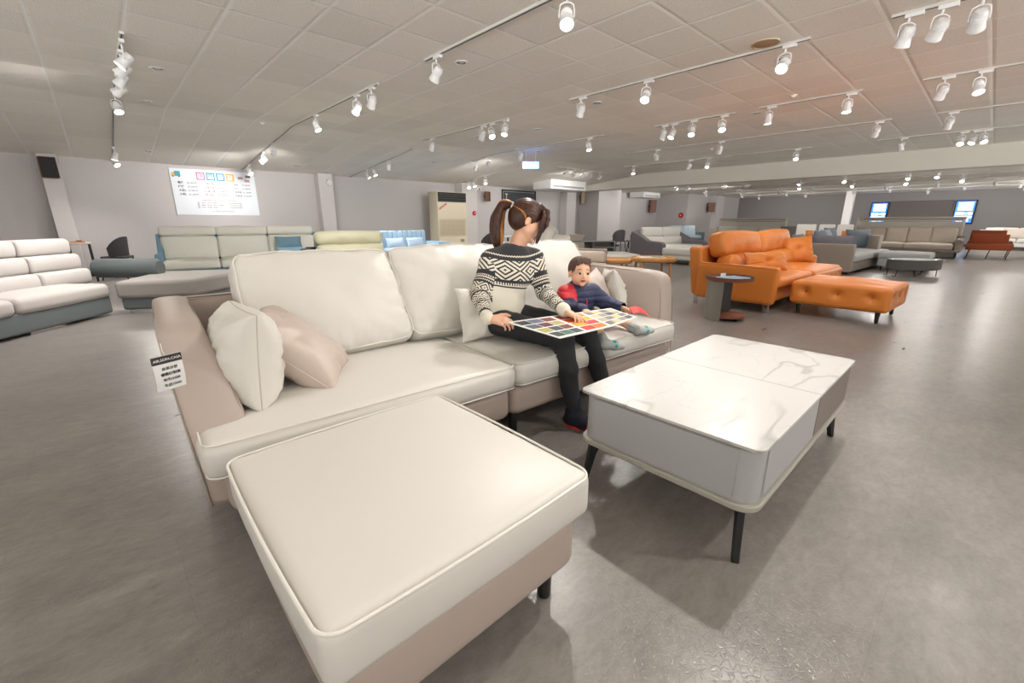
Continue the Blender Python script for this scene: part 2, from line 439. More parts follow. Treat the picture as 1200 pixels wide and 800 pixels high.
# ---------------------------------------------------------------- ceiling: tracks and spotlights
def track(x, y0, y1, label):
    t = root('lighting_track', label, 'lighting track', (x, 0, 0))
    g = G()
    pts = [y0] + ([8.9] if y0 < 8.9 < y1 else []) + [y1]
    for a, b in zip(pts[:-1], pts[1:]):
        za, zb = zc(a), zc(b)
        g.add([(-.017,a,za-.022),(.017,a,za-.022),(.017,b,zb-.022),(-.017,b,zb-.022),(-.017,a,za-.001),(.017,a,za-.001),(.017,b,zb-.001),(-.017,b,zb-.001)],
              [(0,3,2,1),(4,5,6,7),(0,1,5,4),(1,2,6,5),(2,3,7,6),(3,0,4,7)])
    obj('rail', g, M_track, t, smooth=False)
    g = G()
    for a, b in zip(pts[:-1], pts[1:]):
        za, zb = zc(a), zc(b)
        g.add([(-.006,a+.01,za-.023),(.006,a+.01,za-.023),(.006,b-.01,zb-.023),(-.006,b-.01,zb-.023),(-.006,a+.01,za-.02),(.006,a+.01,za-.02),(.006,b-.01,zb-.02),(-.006,b-.01,zb-.02)],
              [(0,3,2,1),(4,5,6,7),(0,1,5,4),(1,2,6,5),(2,3,7,6),(3,0,4,7)])
    obj('groove', g, M_base, t, smooth=False)
    return t
_lamp = {}
def lamp_parts():
    """housing pointing along local -Z from the pivot"""
    g = G(); g.lathe([(.018,.075),(.036,.072),(.044,.05),(.046,-.01),(.052,-.05),(.056,-.062),(.056,-.07),(.05,-.07),(.047,-.06)], 20)
    for k in range(5): g.lathe([(.047,.0+.009*k-.0),(.0485,.002+.009*k),(.047,.004+.009*k)], 20)
    _lamp['housing'] = g.mesh('housing', [M_white])
    g = G(); g.lathe([(.0001,-.062),(.047,-.0625),(.047,-.060),(.0001,-.058)], 20); _lamp['lens'] = g.mesh('lens', [M_lens])
    g = G(); g.tube([(-.056,0,.0),(-.056,0,.05),(-.05,0,.085),(-.02,0,.1),(.02,0,.1),(.05,0,.085),(.056,0,.05),(.056,0,0)], .0055, 8)
    _lamp['bracket'] = g.mesh('bracket', [M_white])
    g = G(); g.rbox(-.02,.02,-.06,.06,-.03,0,.004); g.tube([(0,.03,-.03),(0,.03,-.06)], .009, 8); _lamp['adapter'] = g.mesh('adapter', [M_white])
    _lamp['light'] = {}
lamp_parts()
def spotlight(x, y, aim, label, power=SPOT, z=None, size=112, on=True, group='track spotlights'):
    """aim: point the lamp looks at"""
    zt = (zc(y) if z is None else z) - .022
    t = root('track_spotlight', label, 'spotlight', (x, y, zt), 0, group)
    pz = -.165
    d = (Vector(aim) - Vector((x, y, zt+pz))).normalized()
    az = math.atan2(d.x, -d.y) if abs(d.x)+abs(d.y) > 1e-4 else 0
    # bracket turns about z so that its arms flank the head, head tilts about the bracket axis
    h = math.atan2(math.hypot(d.x, d.y), -d.z)
    def p(nm, rot, loc):
        o = bpy.data.objects.new(nm, _lamp[nm]); COL.objects.link(o); o.parent = t; o.location = loc; o.rotation_euler = rot; return o
    p('adapter', (0,0,0), (0,-.03,0))
    # local frame: rotate z by az -> forward is -Y rotated
    p('bracket', (0,0,az), (0,0,pz))
    q = Euler((-h, 0, az), 'XYZ')
    # head -Z axis rotated by -h about X goes to -Y direction
    p('housing', q, (0,0,pz)); p('lens', q, (0,0,pz))
    if on:
        key = (power, size)
        if key not in _lamp['light']:
            l = bpy.data.lights.new('spot', 'SPOT'); l.energy = power; l.spot_size = R(size); l.spot_blend = .8
            l.shadow_soft_size = .045; l.color = (1, .955, .9); _lamp['light'][key] = l
        o = bpy.data.objects.new('lamp_light', _lamp['light'][key]); COL.objects.link(o); o.parent = t
        o.rotation_euler = q; o.location = Vector((0,0,pz)) + d*.075
    return t
ORD = ['first','second','third','fourth','fifth','sixth','seventh','eighth','ninth','tenth','eleventh','twelfth']
def run(xt, where, heads, k=1.0, z=None):
    hs = sorted(heads, key=lambda h: h[0])
    for i, hd in enumerate(hs):
        y, aim = hd[0], hd[1]
        kw = dict(hd[2]) if len(hd) > 2 else {}
        kw.setdefault('power', round(SPOT*k, 2))
        spotlight(xt, y, aim, 'white spotlight on %s, %s from camera' % (where, ORD[i] if i < 12 else str(i)), z=z, **kw)
def dn(x, y, dx=0, dy=0): return (x+dx, y+dy, 0)

track(.47, 5.72, 12.98, 'white ceiling track nearest the left edge, above the light grey sectional')
run(.47, 'the leftmost track above the grey sectional', [
    (5.95, (-1.6, 6.2, .3)), (6.3, (-1.8, 7.6, .5)), (6.75, (-1.2, 7.5, .3)), (7.25, (-2.4, 9.4, .5)),
    (8.35, (.9, 7.0, .0)), (11.7, (-.2, 11.8, .2)), (12.3, (1.6, 10.6, .2))], k=1.45)
track(2.87, -2.6, 4.46, 'white ceiling track above the woman and the marble-top table')
run(2.87, 'the track above the marble-top table', [
    (4.25, (2.6, 6.6, .2)), (2.49, (1.8, 1.4, .3)), (.55, (1.2, .5, .0)), (-1.2, (.5, .9, 0)), (-2.3, (2.4, -3.5, 0))], k=1.35)
track(2.87, 5.55, 12.98, 'white ceiling track rising from the price poster towards the camera')
run(2.87, 'the track that ends at the price poster wall', [
    (5.75, (3.2, 8.4, .4)), (6.2, (2.4, 8.9, .4)), (7.75, (3.6, 6.6, 0)), (10.2, (3.4, 13, .9)), (11.0, (1.2, 13, .9)), (12.3, (3.3, 11.0, .4))], k=1.35)
track(5.2, 1.5, 4.4, 'white ceiling track above the room centre, beside the round ceiling speaker')
run(5.2, 'the track beside the round ceiling speaker', [(4.2, (6.2, 6.0, .2)), (3.2, (3.4, 2.6, .2), dict(size=116)), (1.7, (2.9, 1.6, .4))], k=0.8)
track(5.2, -2.2, .92, 'white ceiling track in the top right corner carrying three large lamp heads')
run(5.2, 'the track in the top right corner', [(.8, (6.4, 1.6, .1)), (.6, (7.4, 2.0, .2)), (.38, (8.2, .8, 0)), (-1.6, (6.2, -2.4, 0)), (-.4, (4.2,-.6,0))], k=0.42)
track(5.35, 5.85, 8.55, 'white ceiling track above the back wall sofas, left of the exit sign')
run(5.35, 'the track left of the exit sign', [(5.95, (4.4, 5.4, 0)), (6.3, (4.6, 4.6, .2)), (6.55, (5.9, 8.6, .2)), (8.2, (5.8, 10.2, .5))], k=0.8)
track(5.6, 9.4, 12.98, 'white ceiling track that meets the back wall above the pale blue sofa')
run(5.6, 'the track above the pale blue sofa', [(10.6, (5.9, 11.4, .3)), (11.4, (6.2, 10.6, .3)), (11.8, (6.9, 11.0, .3))], k=1.0)
track(7.65, 1.5, 2.75, 'short white ceiling track above the orange sofa')
run(7.65, 'the short track above the orange sofa', [(1.64, (7.4, 1.5, .4)), (2.6, (7.8, 2.6, .6))], k=0.5)
track(7.65, -2.5, .92, 'white ceiling track crossing the right edge behind the large lamp heads')
run(7.65, 'the track behind the top right corner track', [(.72, (9.6, 1.8, .2)), (.42, (6.6, -.2, 0)), (-1.2, (8.6, -2.2, 0))], k=0.4)
track(7.7, 3.1, 4.5, 'white ceiling track left of the orange sofa with four lit lamps')
run(7.7, 'the four-lamp track left of the orange sofa', [(3.3, (6.4, 2.4, .2)), (3.8, (6.6, 3.4, .3)), (4.15, (6.4, 4.6, .1)), (4.32, (7.9, 5.6, .2))], k=0.42)
track(7.7, 5.6, 9.9, 'white ceiling track running behind the exit sign')
run(7.7, 'the track running behind the exit sign', [(5.98, (7.4, 5.2, .1)), (8.0, (9.2, 10.5, .2)), (9.2, (10.4, 12.5, 1.0)), (9.75, (9, 12.6, .6))], k=0.6)
track(9.4, 10.5, 12.98, 'white ceiling track meeting the back wall beside the cream air conditioner')
run(9.4, 'the track beside the cream air conditioner', [(11.4, (8.8, 10.4, .2)), (12.0, (9.7, 10.9, .2)), (12.3, (8.9, 10.8, .3))], k=0.9)
track(10.1, -2, .95, 'white ceiling track at the right edge, third from the beam')
run(10.1, 'the track at the right edge before the beam', [(.78, (12.4, 1.6, .2)), (-.6, (9.2, -1.2, 0))], k=.24)
track(10.1, 1.5, 6.6, 'white ceiling track above the grey and white loveseat')
run(10.1, 'the track above the grey and white loveseat', [(1.68, (12.4, 2.6, .3)), (4.31, (11.6, 5.8, .3)), (5.8, (12.6, 6.8, .5))], k=0.5)
track(12.4, -2, 2.0, 'white ceiling track nearest the beam at the right edge')
run(12.4, 'the track nearest the beam', [(.73, (10.6, .6, 0)), (.56, (11.2, 1.4, 0)), (.43, (10.9, -.4, 0)), (1.6, (13.4, 1.2, .3)), (-1.2, (13.8, -2, 0))], k=.24)
track(12.45, 3.2, 8.2, 'white ceiling track along the beam above the pair of oak tables')
run(12.45, 'the track along the beam', [(3.5, (11.2, 2.8, .2)), (5.6, (11.4, 5.4, .2)), (6.1, (12.8, 7.4, .4)), (7.9, (11.8, 7.2, 0))], k=0.4)
for i, (x, y) in enumerate([(10.9,9.3),(11.4,9.4),(11.85,9.4),(12.25,9.4),(12.75,9.38)]):
    spotlight(x, y, (x+1.5, 12.6, 1.0) if i % 2 else (x-.4, 11.6, .4), 'grey spotlight in the row beside the hanging ceiling box, %s from left' % ORD[i], power=SPOT*.8)
g = G(); g.box(10.5, 13.1, 9.37, 9.41, zc(9.4)-.022, zc(9.4)-.001); o = obj('lighting_track', g, M_track, smooth=False); tag(o, 'white cross track carrying the row of small grey spotlights', 'lighting track')
# beyond the beam
ZB = 2.55
FAR = [(17.2,1.3),(17.2,1.9),(17.2,3.4),(17.2,4.6),(17.2,6.2),(17.2,7.0),(17.2,8.4),(17.2,8.9),(19.6,-.9),(19.6,-.4),(19.6,.9),(19.6,2.2),(19.6,3.6),(19.6,5.2),(19.6,7.4),(19.6,8.8),
       (22,-1.3),(22,-.8),(22,.2),(22,1.6),(22,3.0),(22,5.4),(22,6.6),(22,8.2),(22,9.8),(24.4,-1.2),(24.4,-.4),(24.4,1.0),(24.4,3.2),(24.4,4.4),(24.4,7.0),(24.4,9.0),(26.8,-.6),(26.8,2.2),(26.8,6.8),(26.8,9.0)]
rnd = random.Random(3)
for x in (17.2, 19.6, 22, 24.4, 26.8):
    g = G(); g.box(x-.017, x+.017, -3, 9.9, ZB-.022, ZB-.001); o = obj('lighting_track', g, M_track, smooth=False)
    tag(o, 'white ceiling track beyond the beam, %s row behind it' % {17.2:'first',19.6:'second',22:'third',24.4:'fourth',26.8:'fifth'}[x], 'lighting track')
    for i, (a, b) in enumerate([q for q in FAR if q[0] == x]):
        spotlight(a, b, (a-rnd.uniform(.8,2.2), b+rnd.uniform(-.8,.6), .2) if a < 22 and b < 6 else ((a+1.2, 12.9, 1.2) if a < 22 else (a+2.2, b, .8 if a < 24 else 1.2)), 'white spotlight beyond the beam, %s track row, %s from the right' % ({17.2:'first',19.6:'second',22:'third',24.4:'fourth',26.8:'fifth'}[x], ORD[i]), z=ZB, power=SPOT*.9, size=125)

# recessed downlights, unlit
_dl = None
for x, y, lab in [(.81,6.76,'first recessed downlight right of the leftmost track'),(.82,8.6,'second recessed downlight right of the leftmost track'),
        (1.0,11.9,'third recessed downlight, near the price poster'),(3.9,12.1,'recessed downlight near the wall right of the price poster'),
        (3.21,4.27,'recessed downlight beside the end of the track above the table'),(5.64,1.85,'recessed downlight beside the round ceiling speaker'),
        (5.64,4.26,'recessed downlight at the end of the centre track'),(6.35,6.14,'recessed downlight left of the lit spotlight before the exit sign'),
        (6.0,7.5,'recessed downlight above the head of the woman'),(8.26,7.98,'recessed downlight right behind the exit sign'),
        (6.8,10.4,'recessed downlight above the pale blue sofa'),(8.0,2.9,'recessed downlight between the tracks above the orange sofa')]:
    z = zc(y)
    t = root('recessed_downlight', lab, 'downlight', (x, y, z), 0, 'recessed downlights')
    if y > 8.9: t.rotation_euler = (-math.atan(.1), 0, 0)
    if _dl is None:
        g = G(); g.lathe([(.052,-.001),(.075,-.001),(.078,-.006),(.07,-.011),(.055,-.008),(.05,-.002)], 28); a = g.mesh('trim_ring', [M_white])
        g = G(); g.lathe([(.0001,-.0015),(.03,-.002),(.05,-.006),(.052,-.002),(.0001,-.0012)], 24); b = g.mesh('reflector', [mat('downlight_reflector', (120,118,112), .3, metal=.6)])
        _dl = (a, b)
    for nm, me in (('trim_ring', _dl[0]), ('reflector', _dl[1])):
        o = bpy.data.objects.new(nm, me); COL.objects.link(o); o.parent = t
t = root('ceiling_speaker', 'round beige speaker grille set in the ceiling', 'speaker', (5.05, 1.84, 2.81))
obj('grille', G().lathe([(.0001,-.008),(.1,-.01),(.112,-.006),(.112,-.001),(.0001,-.001)], 32), mat('speaker_beige', (176,146,112), .8, bscale=600, bstr=.5), t)
obj('ring', G().lathe([(.112,-.001),(.112,-.012),(.125,-.012),(.13,-.001)], 32), mat('speaker_ring', (196,176,150), .6), t)
for x, y, lab in [(2.42,9.0,'small beige smoke detector on the sagging ceiling left of the poster track'),(7.28,2.2,'small beige smoke detector on the ceiling above the orange sofa'),
                  (11.0,4.9,'small round smoke detector on the ceiling close to the beam')]:
    t = root('smoke_detector', lab, 'smoke detector', (x, y, zc(y)))
    obj('base_plate', G().lathe([(.0001,-.012),(.05,-.012),(.052,-.002),(.0001,-.001)], 20), M_beam, t)
    obj('sensor', G().lathe([(.0001,-.04),(.02,-.038),(.034,-.025),(.036,-.012),(.0001,-.011)], 20), M_beam, t)
# hanging white boxes of the air ducts
t = root('ceiling_box', 'long white air duct box hanging under the ceiling before the column', 'air duct box', (12.1, 11.0, 2.28))
obj('casing', G().rbox(0,2.0,0,.9,0,.32,.01), M_white, t)
obj('outlet', G().box(.1,1.9,-.004,.001,.05,.12), mat('grille_grey',(150,150,150),.6), t)
t = root('ceiling_box', 'white air duct box hanging beyond the beam beside the column', 'air duct box', (20.0, 12.0, 2.3))
obj('casing', G().rbox(0,1.6,0,.8,0,.245,.01), M_white, t)
obj('outlet', G().box(.1,1.5,-.004,.001,.05,.1), MATS['grille_grey'], t)
# ---------------------------------------------------------------- leather and cloth
L_white = mat('leather_offwhite', (212, 209, 202), .42, bscale=420, bstr=.18, bdist=.0008, fold=.10, fscale=5, spec=.45)
L_seat = mat('leather_seat_white', (212, 209, 203), .4, bscale=420, bstr=.18, bdist=.0008, fold=.05, fscale=3, spec=.45)
L_taupe = mat('leather_taupe', (176, 162, 153), .45, bscale=420, bstr=.2, bdist=.0008, fold=.08, fscale=5, spec=.45)
L_pinky = mat('leather_rose_taupe', (192, 177, 168), .42, bscale=420, bstr=.2, bdist=.0008, fold=.12, fscale=7, spec=.45)
P_white = mat('piping_white', (226, 223, 216), .4)
P_taupe = mat('piping_taupe', (138, 124, 116), .45)
M_leg = mat('leg_black', (26, 26, 29), .35)
CW, SW = 2.78, -3.43
# ---------------------------------------------------------------- the main sofa
S = root('sofa', 'large off-white leather sofa with taupe base and arms where the woman and child sit', 'sofa', (.10, 1.60, 0), R(SW))
def sloc(x, y, z=0):      # point of the sofa frame in the room
    v = Matrix.Rotation(R(SW), 3, 'Z') @ Vector((x, y, z)); return (v.x+.10, v.y+1.60, v.z)
SD = 1.23
for (a, b) in ((.06, 1.325), (1.335, 2.83)):
    g = G(); cushion(g, a, b, .015, 1.0, .135, .315, r=.05, crown=0, puff=.006, wr=.003, ws=6, seed=3, div=(16,8,2)); obj('base', g, L_taupe, S)
for i, (a, b) in enumerate(((.005, 1.34), (1.345, 2.84))):
    g = G(); cushion(g, a, b, -.02, .84, .31, .445, r=.045, crown=.028, puff=.012, wr=.0035, ws=7, seed=11+i, div=(26,14,2)); c = obj('seat_cushion', g, L_seat, S)
    for z, oo in ((.443, .0), (.325, .002)):
        g = G(); g.tube(perim(a+.006-oo, b-.006+oo, -.016-oo, .83, z, .045), .0032, 6, closed=True); obj('piping', g, P_white, c)
# back frame
g = G(); g.rbox(.06, 2.96, 1.09, SD, .14, .77, .035, 3, (12,1,4), lambda p,u: (p[0], p[1]+.03*u[2], p[2]+.004*nz(p,4,2))); bf = obj('back_frame', g, L_taupe, S)
g = G(); g.tube([(.08,1.13,.774),(.6,1.12,.775),(1.5,1.12,.775),(2.9,1.12,.774)], .004, 6); obj('piping', g, P_taupe, bf)
# arms, thick pads that lean outwards and slope down to the seat
def arm(sx):
    """profile in (y,z); sx=-1 left, +1 right"""
    g = G()
    prof = [(1.22,.15),(1.23,.5),(1.24,.74),(1.21,.785),(1.05,.79),(.6,.785),(.34,.785),(.22,.77),(.17,.72),(.15,.6),(.13,.46),(.11,.32),(.1,.18),(.14,.14)] if sx > 0 else [(1.22,.15),(1.23,.5),(1.24,.74),(1.21,.785),(1.05,.79),(.6,.785),(.42,.775),(.33,.74),(.25,.65),(.17,.52),(.12,.42),(.08,.30),(.06,.18),(.1,.14)]
    n = 7; rings = []
    xs = [0, .012, .04, .1, .16, .188, .2]; ins = [.035, .012, 0, -.004, 0, .012, .035]
    cy = .7; cz = .46
    for x, q in zip(xs, ins):
        ring = []
        for (y, z) in prof:
            dy, dz = y-cy, z-cz; l = math.hypot(dy, dz); k = (l-q)/l
            yy, zz = cy+dy*k, cz+dz*k
            lean = -.085*(zz-.15)
            thick = 1.0 - .25*max(0, (zz-.45)/.35)
            xx = x*thick + lean + (.003*nz((x*3, yy, zz), 7, 4))
            ring.append((xx, yy, zz))
        rings.append(ring)
    m = len(prof)
    vs = [p for r_ in rings for p in r_]
    fs = [tuple(range(m)), tuple((n-1)*m+k for k in range(m))[::-1]]
    for i in range(n-1):
        for k in range(m): fs.append((i*m+k, i*m+(k+1)%m, (i+1)*m+(k+1)%m, (i+1)*m+k))
    if sx > 0: vs = [(3.02-x, y, z) for x, y, z in vs]
    g.add(vs, fs)
    a = obj('armrest', g, L_taupe, S, subsurf=2)
    for q in (1, 5):           # seams on the outer and inner edge
        pts = []
        for (y, z) in prof[1:-1]:
            dy, dz = y-cy, z-cz; l = math.hypot(dy, dz); k = (l-ins[q]+.0035)/l; yy, zz = cy+dy*k, cz+dz*k
            xx = xs[q]*(1.0-.25*max(0,(zz-.45)/.35)) - .085*(zz-.15)
            pts.append((3.02-xx if sx > 0 else xx, yy, zz))
        # smooth the seam the way the surface is smoothed
        for _ in range(2): pts = [pts[0]]+[tuple(.25*a_+.5*b_+.25*c_ for a_,b_,c_ in zip(pts[i-1],pts[i],pts[i+1])) for i in range(1,len(pts)-1)]+[pts[-1]]
        g = G(); g.tube(pts, .0028, 6); obj('seam', g, P_taupe, a)
    return a
arm(-1); arm(1)
for x, y in ((.14,.1),(.14,1.02),(1.26,.1),(1.40,.1),(1.3,1.02),(2.72,.1),(2.86,1.02)):
    g = G(); g.lathe([(.021,0),(.024,.006),(.026,.13),(.026,.15)], 18, (x,y,0)); obj('leg', g, M_leg, S)
# big loose back cushions
def back_cushion(x, w, h, seed, tilt=-16, rz=0, t=.20, y=.66, roll=0):
    g = G()
    def fn(P, u):
        q = [P[0], P[1], P[2]]
        c = .05*(1-u[0]**2)*(1-u[2]**2)
        q[1] += (c if u[1] > 0 else -c)
        q[0] += .012*u[0]*(1-u[2]**2) - .01*u[0]*abs(u[2])**6
        q[2] += .012*u[2]*(1-u[0]**2)
        if u[2] > 0: q[2] += .012*nz((q[0]*3,0,0), 3, seed)
        ang = math.atan2(u[2], u[0]); e = max(abs(u[0]), abs(u[2]))
        rd = (nz((ang*4.2, e*.7, 0), 1.8, seed)*.014 - abs(nz((ang*9, e*.5, 2), 2.0, seed+2))*.02)*e**3
        big = nz(q, 3.2, seed+4)*.018 + nz(q, 8, seed+6)*.006
        edgew = nz((q[0]*26, q[1]*3, q[2]*26), 1, seed+8)*.007*e**6
        q[1] += (rd+big+edgew)*(1 if u[1] > 0 else -1)
        if abs(u[1]) > .5: q[0] += edgew; 
        return q
    g.rbox(-w/2, w/2, -t/2, t/2, 0, h, .045, 4, (26,3,22), fn)
    o = obj('back_cushion', g, L_white, S, loc=(x, y, .452), rot=(R(tilt), R(roll), R(rz)))
    # piping runs round the front edge, following the same deformation
    path = []
    for p in perim(-w/2+.012, w/2-.012, 0+.012, h-.012, 0, .04, 6):
        P = Vector((p[0], -t/2+.012, p[1]-h/2)); u = Vector((P[0]/(w/2), -.9, P[2]/(h/2)))
        q = fn(P, u); path.append((q[0]*1.004, q[1]-.004, q[2]+h/2))
    g = G(); g.tube(path, .0038, 6, closed=True); obj('piping', g, P_white, o)
    return o
back_cushion(.70, .82, .59, 21, tilt=-33, rz=2, y=.70)
back_cushion(1.52, .84, .60, 34, tilt=-33, rz=-1, y=.70)
back_cushion(2.35, .84, .60, 47, tilt=-32, rz=0, y=.71)

# price tag hanging on the left arm
t = root('price_tag', 'white price tag with black header hanging on the left sofa arm', 'price tag', (.075, 1.74, .765))
t.rotation_euler = (0, 0, R(22))
g = G()
W_, H_ = .085, .115; n = 6
vs = []; fs = []
for sgn in (0, 1):
    for i in range(n+1):
        zz = -.03-H_*i/n; bow = .006*math.sin(PI*i/n)
        vs += [(-W_/2, -.012-bow+.0012*sgn, zz), (W_/2, -.012-bow+.0012*sgn, zz)]
for s_ in (0, 1):
    o = s_*2*(n+1)
    for i in range(n): fs.append((o+2*i, o+2*i+1, o+2*i+3, o+2*i+2))
g.add(vs, fs); obj('card', g, mat('tag_card', (222, 222, 222), .4), t)
g = G(); g.box(-W_/2, W_/2, -.0180, -.0122, -.0555, -.031); obj('header', g, mat('tag_header', (40, 38, 38), .5), t)
g = G(); g.tube([(0,-.012,-.034),(-.003,-.006,-.015),(0,.0,.0),(.004,.01,.004)], .0012, 6); obj('string', g, P_white, t)
INK = mat('ink_dark', (45, 43, 43), .6); INKW = mat('ink_white', (235, 235, 235), .6)
text('AIR.SOFA.CASA', .0115, INKW, t, (0, -.0185, -.043), align='CENTER')
for i, s_ in enumerate(('皮革沙發', '優惠訂製價', '布牛/1500', '牛皮/3000')):
    text(s_, .0115, INK, t, (.002, -.0192, -.073-.0185*i), align='CENTER')
t = root('price_tag', 'white paper tag on the outside of the right sofa arm', 'price tag', sloc(3.035, .30, .74)); t.rotation_euler = (0, 0, R(SW-70))
g = G(); g.rbox(-.03,.03,-.001,.001,-.2,0,.0008); obj('card', g, mat('tag_card2', (214,214,216), .35), t)
for i in range(6): obj('printed_line', G().box(-.022,.022,-.0016,-.001,-.04-.022*i,-.036-.022*i), mat('print_grey',(150,150,150),.6), t)

# ---------------------------------------------------------------- cushions on the main sofa
pillow('throw_pillow', 'off-white square pillow leaning on the left arm of the main sofa', .42, .37, .24, L_white, (.325,1.965,.45), (R(-5), R(0), R(-89)), 5, mpipe=mat('piping_grey',(190,184,174),.5), pip=.0022, wr=.008, fat=.34)  # piping slightly greyer than the cover
pz = pillow('throw_pillow', 'rose-taupe pillow lying against the left back cushion of the main sofa', .47, .38, .21, L_pinky, (.45,1.87,.595), (0,0,0), 8, mpipe=mat('piping_rose',(206,190,180),.5), pip=.0025, wr=.009, fat=.36)
_X = Vector((.67,-.40,-.62)).normalized(); _H = Vector((.51,.86,.04)); _H = (_H-_X*_H.dot(_X)).normalized(); _Y = _H.cross(_X)
pz.rotation_euler = Matrix((_X, _Y, _H)).transposed().to_euler()
pillow('throw_pillow', 'small off-white pillow beside the right arm of the woman', .34, .32, .15, L_white, sloc(1.50,.46,.458), (R(-14), 0, R(SW-4)), 12, wr=.010, fat=.45)
pillow('throw_pillow', 'taupe pillow behind the child against the right arm', .42, .34, .15, L_pinky, sloc(2.55,.42,.462), (R(-22), R(-6), R(SW+22)), 14, wr=.007, fat=.45)
pillow('throw_pillow', 'off-white pillow between the taupe pillow and the right sofa arm', .40, .34, .16, L_white, sloc(2.80,.47,.462), (R(-16), R(4), R(SW+48)), 15, wr=.010, fat=.45)

# ---------------------------------------------------------------- ottoman in the foreground
O = root('ottoman', 'square off-white leather ottoman with taupe base in the foreground', 'ottoman', (.155, .655, 0), 0)
ow, od = .765, .80
g = G(); cushion(g, .02, ow-.02, .02, od-.02, .12, .315, r=.045, crown=0, puff=.006, wr=.002, ws=5, seed=2, div=(10,10,3)); obj('base', g, L_taupe, O)
g = G(); cushion(g, -.005, ow+.005, -.005, od+.005, .305, .447, r=.03, crown=.03, puff=.010, wr=.002, ws=5, seed=9, div=(26,26,2)); c = obj('seat_cushion', g, L_seat, O)
g = G(); g.tube(perim(-.004, ow+.004, -.004, od+.004, .439, .045, fn=lambda p: (p[0]+.009*(2*p[0]/ow-1)*(1-min(1,abs(2*p[1]/od-1))**2), p[1]+.009*(2*p[1]/od-1)*(1-min(1,abs(2*p[0]/ow-1))**2), p[2])), .0042, 8, closed=True); obj('piping', g, P_white, c)
for x, y in ((.09,.09),(ow-.09,.09),(.09,od-.09),(ow-.09,od-.09)):
    g = G(); g.lathe([(.02,0),(.022,.006),(.024,.12),(.024,.14)], 18, (x,y,0)); obj('leg', g, M_leg, O)

# ---------------------------------------------------------------- marble-top coffee table
def marble():
    m = bpy.data.materials.new('sintered_marble'); m.use_nodes = True; nt = m.node_tree; b = nt.nodes['Principled BSDF']; L = nt.links.new
    tc = _n(nt, 'ShaderNodeTexCoord'); mp = _n(nt, 'ShaderNodeMapping'); mp.inputs['Rotation'].default_value = (0,0,R(35)); mp.inputs['Scale'].default_value = (1,2.2,1)
    L(tc.outputs['Object'], mp.inputs[0])
    def vein(sc, dist, width, off):
        n = _n(nt, 'ShaderNodeTexNoise'); n.inputs['Scale'].default_value = sc; n.inputs['Detail'].default_value = 3.2; n.inputs['Distortion'].default_value = dist; n.inputs['Roughness'].default_value = .55
        a = _n(nt, 'ShaderNodeVectorMath', operation='ADD'); a.inputs[1].default_value = (off, off*2, 0); L(mp.outputs[0], a.inputs[0]); L(a.outputs[0], n.inputs['Vector'])
        s = _n(nt, 'ShaderNodeMath', operation='SUBTRACT'); L(n.outputs['Fac'], s.inputs[0]); s.inputs[1].default_value = .5
        ab = _n(nt, 'ShaderNodeMath', operation='ABSOLUTE'); L(s.outputs[0], ab.inputs[0])
        r = _n(nt, 'ShaderNodeMapRange'); r.inputs[1].default_value = 0; r.inputs[2].default_value = width; r.inputs[3].default_value = 1; r.inputs[4].default_value = 0; L(ab.outputs[0], r.inputs[0]); return r.outputs[0]
    v1 = vein(.9, .35, .018, 3.1); v2 = vein(2.0, .5, .008, 7.7)
    msk = _n(nt, 'ShaderNodeTexNoise'); msk.inputs['Scale'].default_value = 2.2; L(tc.outputs['Object'], msk.inputs['Vector'])
    mr = _n(nt, 'ShaderNodeMapRange'); mr.inputs[1].default_value = .36; mr.inputs[2].default_value = .56; L(msk.outputs['Fac'], mr.inputs[0])
    s2 = _n(nt, 'ShaderNodeMath', operation='MULTIPLY'); L(v2, s2.inputs[0]); s2.inputs[1].default_value = .5
    ad = _n(nt, 'ShaderNodeMath', operation='MAXIMUM'); L(v1, ad.inputs[0]); L(s2.outputs[0], ad.inputs[1])
    mu = _n(nt, 'ShaderNodeMath', operation='MULTIPLY'); L(ad.outputs[0], mu.inputs[0]); L(mr.outputs[0], mu.inputs[1])
    m2 = _n(nt, 'ShaderNodeMath', operation='MULTIPLY'); L(mu.outputs[0], m2.inputs[0]); m2.inputs[1].default_value = .8
    mx = _n(nt, 'ShaderNodeMix', data_type='RGBA'); L(m2.outputs[0], mx.inputs[0]); mx.inputs[6].default_value = srgb(196,195,192); mx.inputs[7].default_value = srgb(150,150,146)
    L(mx.outputs[2], b.inputs['Base Color']); b.inputs['Roughness'].default_value = .3
    return m
T = root('coffee_table', 'white marble-top coffee table with grey sides and black metal legs', 'coffee table', (1.40, .345, 0), 0)
tw, td = 1.385, .735
M_tgrey = mat('table_lacquer_grey', (172, 172, 174), .45); M_tray = mat('table_tray_grey', (168, 166, 156), .5); M_tbrown = mat('table_drawer_taupe', (128, 118, 112), .5)
def rrect(x0,x1,y0,y1,r,n=6):
    return [(p[0],p[1]) for p in perim_raw(x0,x1,y0,y1,r,n)]
def perim_raw(x0,x1,y0,y1,r,n=6):
    pts = []
    for cx, cy, a0 in ((x1-r,y0+r,-PI/2),(x1-r,y1-r,0),(x0+r,y1-r,PI/2),(x0+r,y0+r,PI)):
        for i in range(n+1): a = a0+PI/2*i/n; pts.append((cx+r*math.cos(a), cy+r*math.sin(a)))
    return pts
g = G(); g.prism(rrect(0,tw,0,td,.035), .437, .449, 'z'); top = obj('tabletop', g, marble(), T, bevel=.002)
g = G(); g.box(tw*.5-.001, tw*.5+.001, .002, td-.002, .4475, .4494); obj('joint_line', g, mat('joint_grey', (120,118,114), .6), top)
g = G(); g.prism(rrect(.006,tw-.006,.006,td-.006,.05), .432, .437, 'z'); obj('top_edge', g, mat('top_edge_brown',(128,118,106),.5), top)
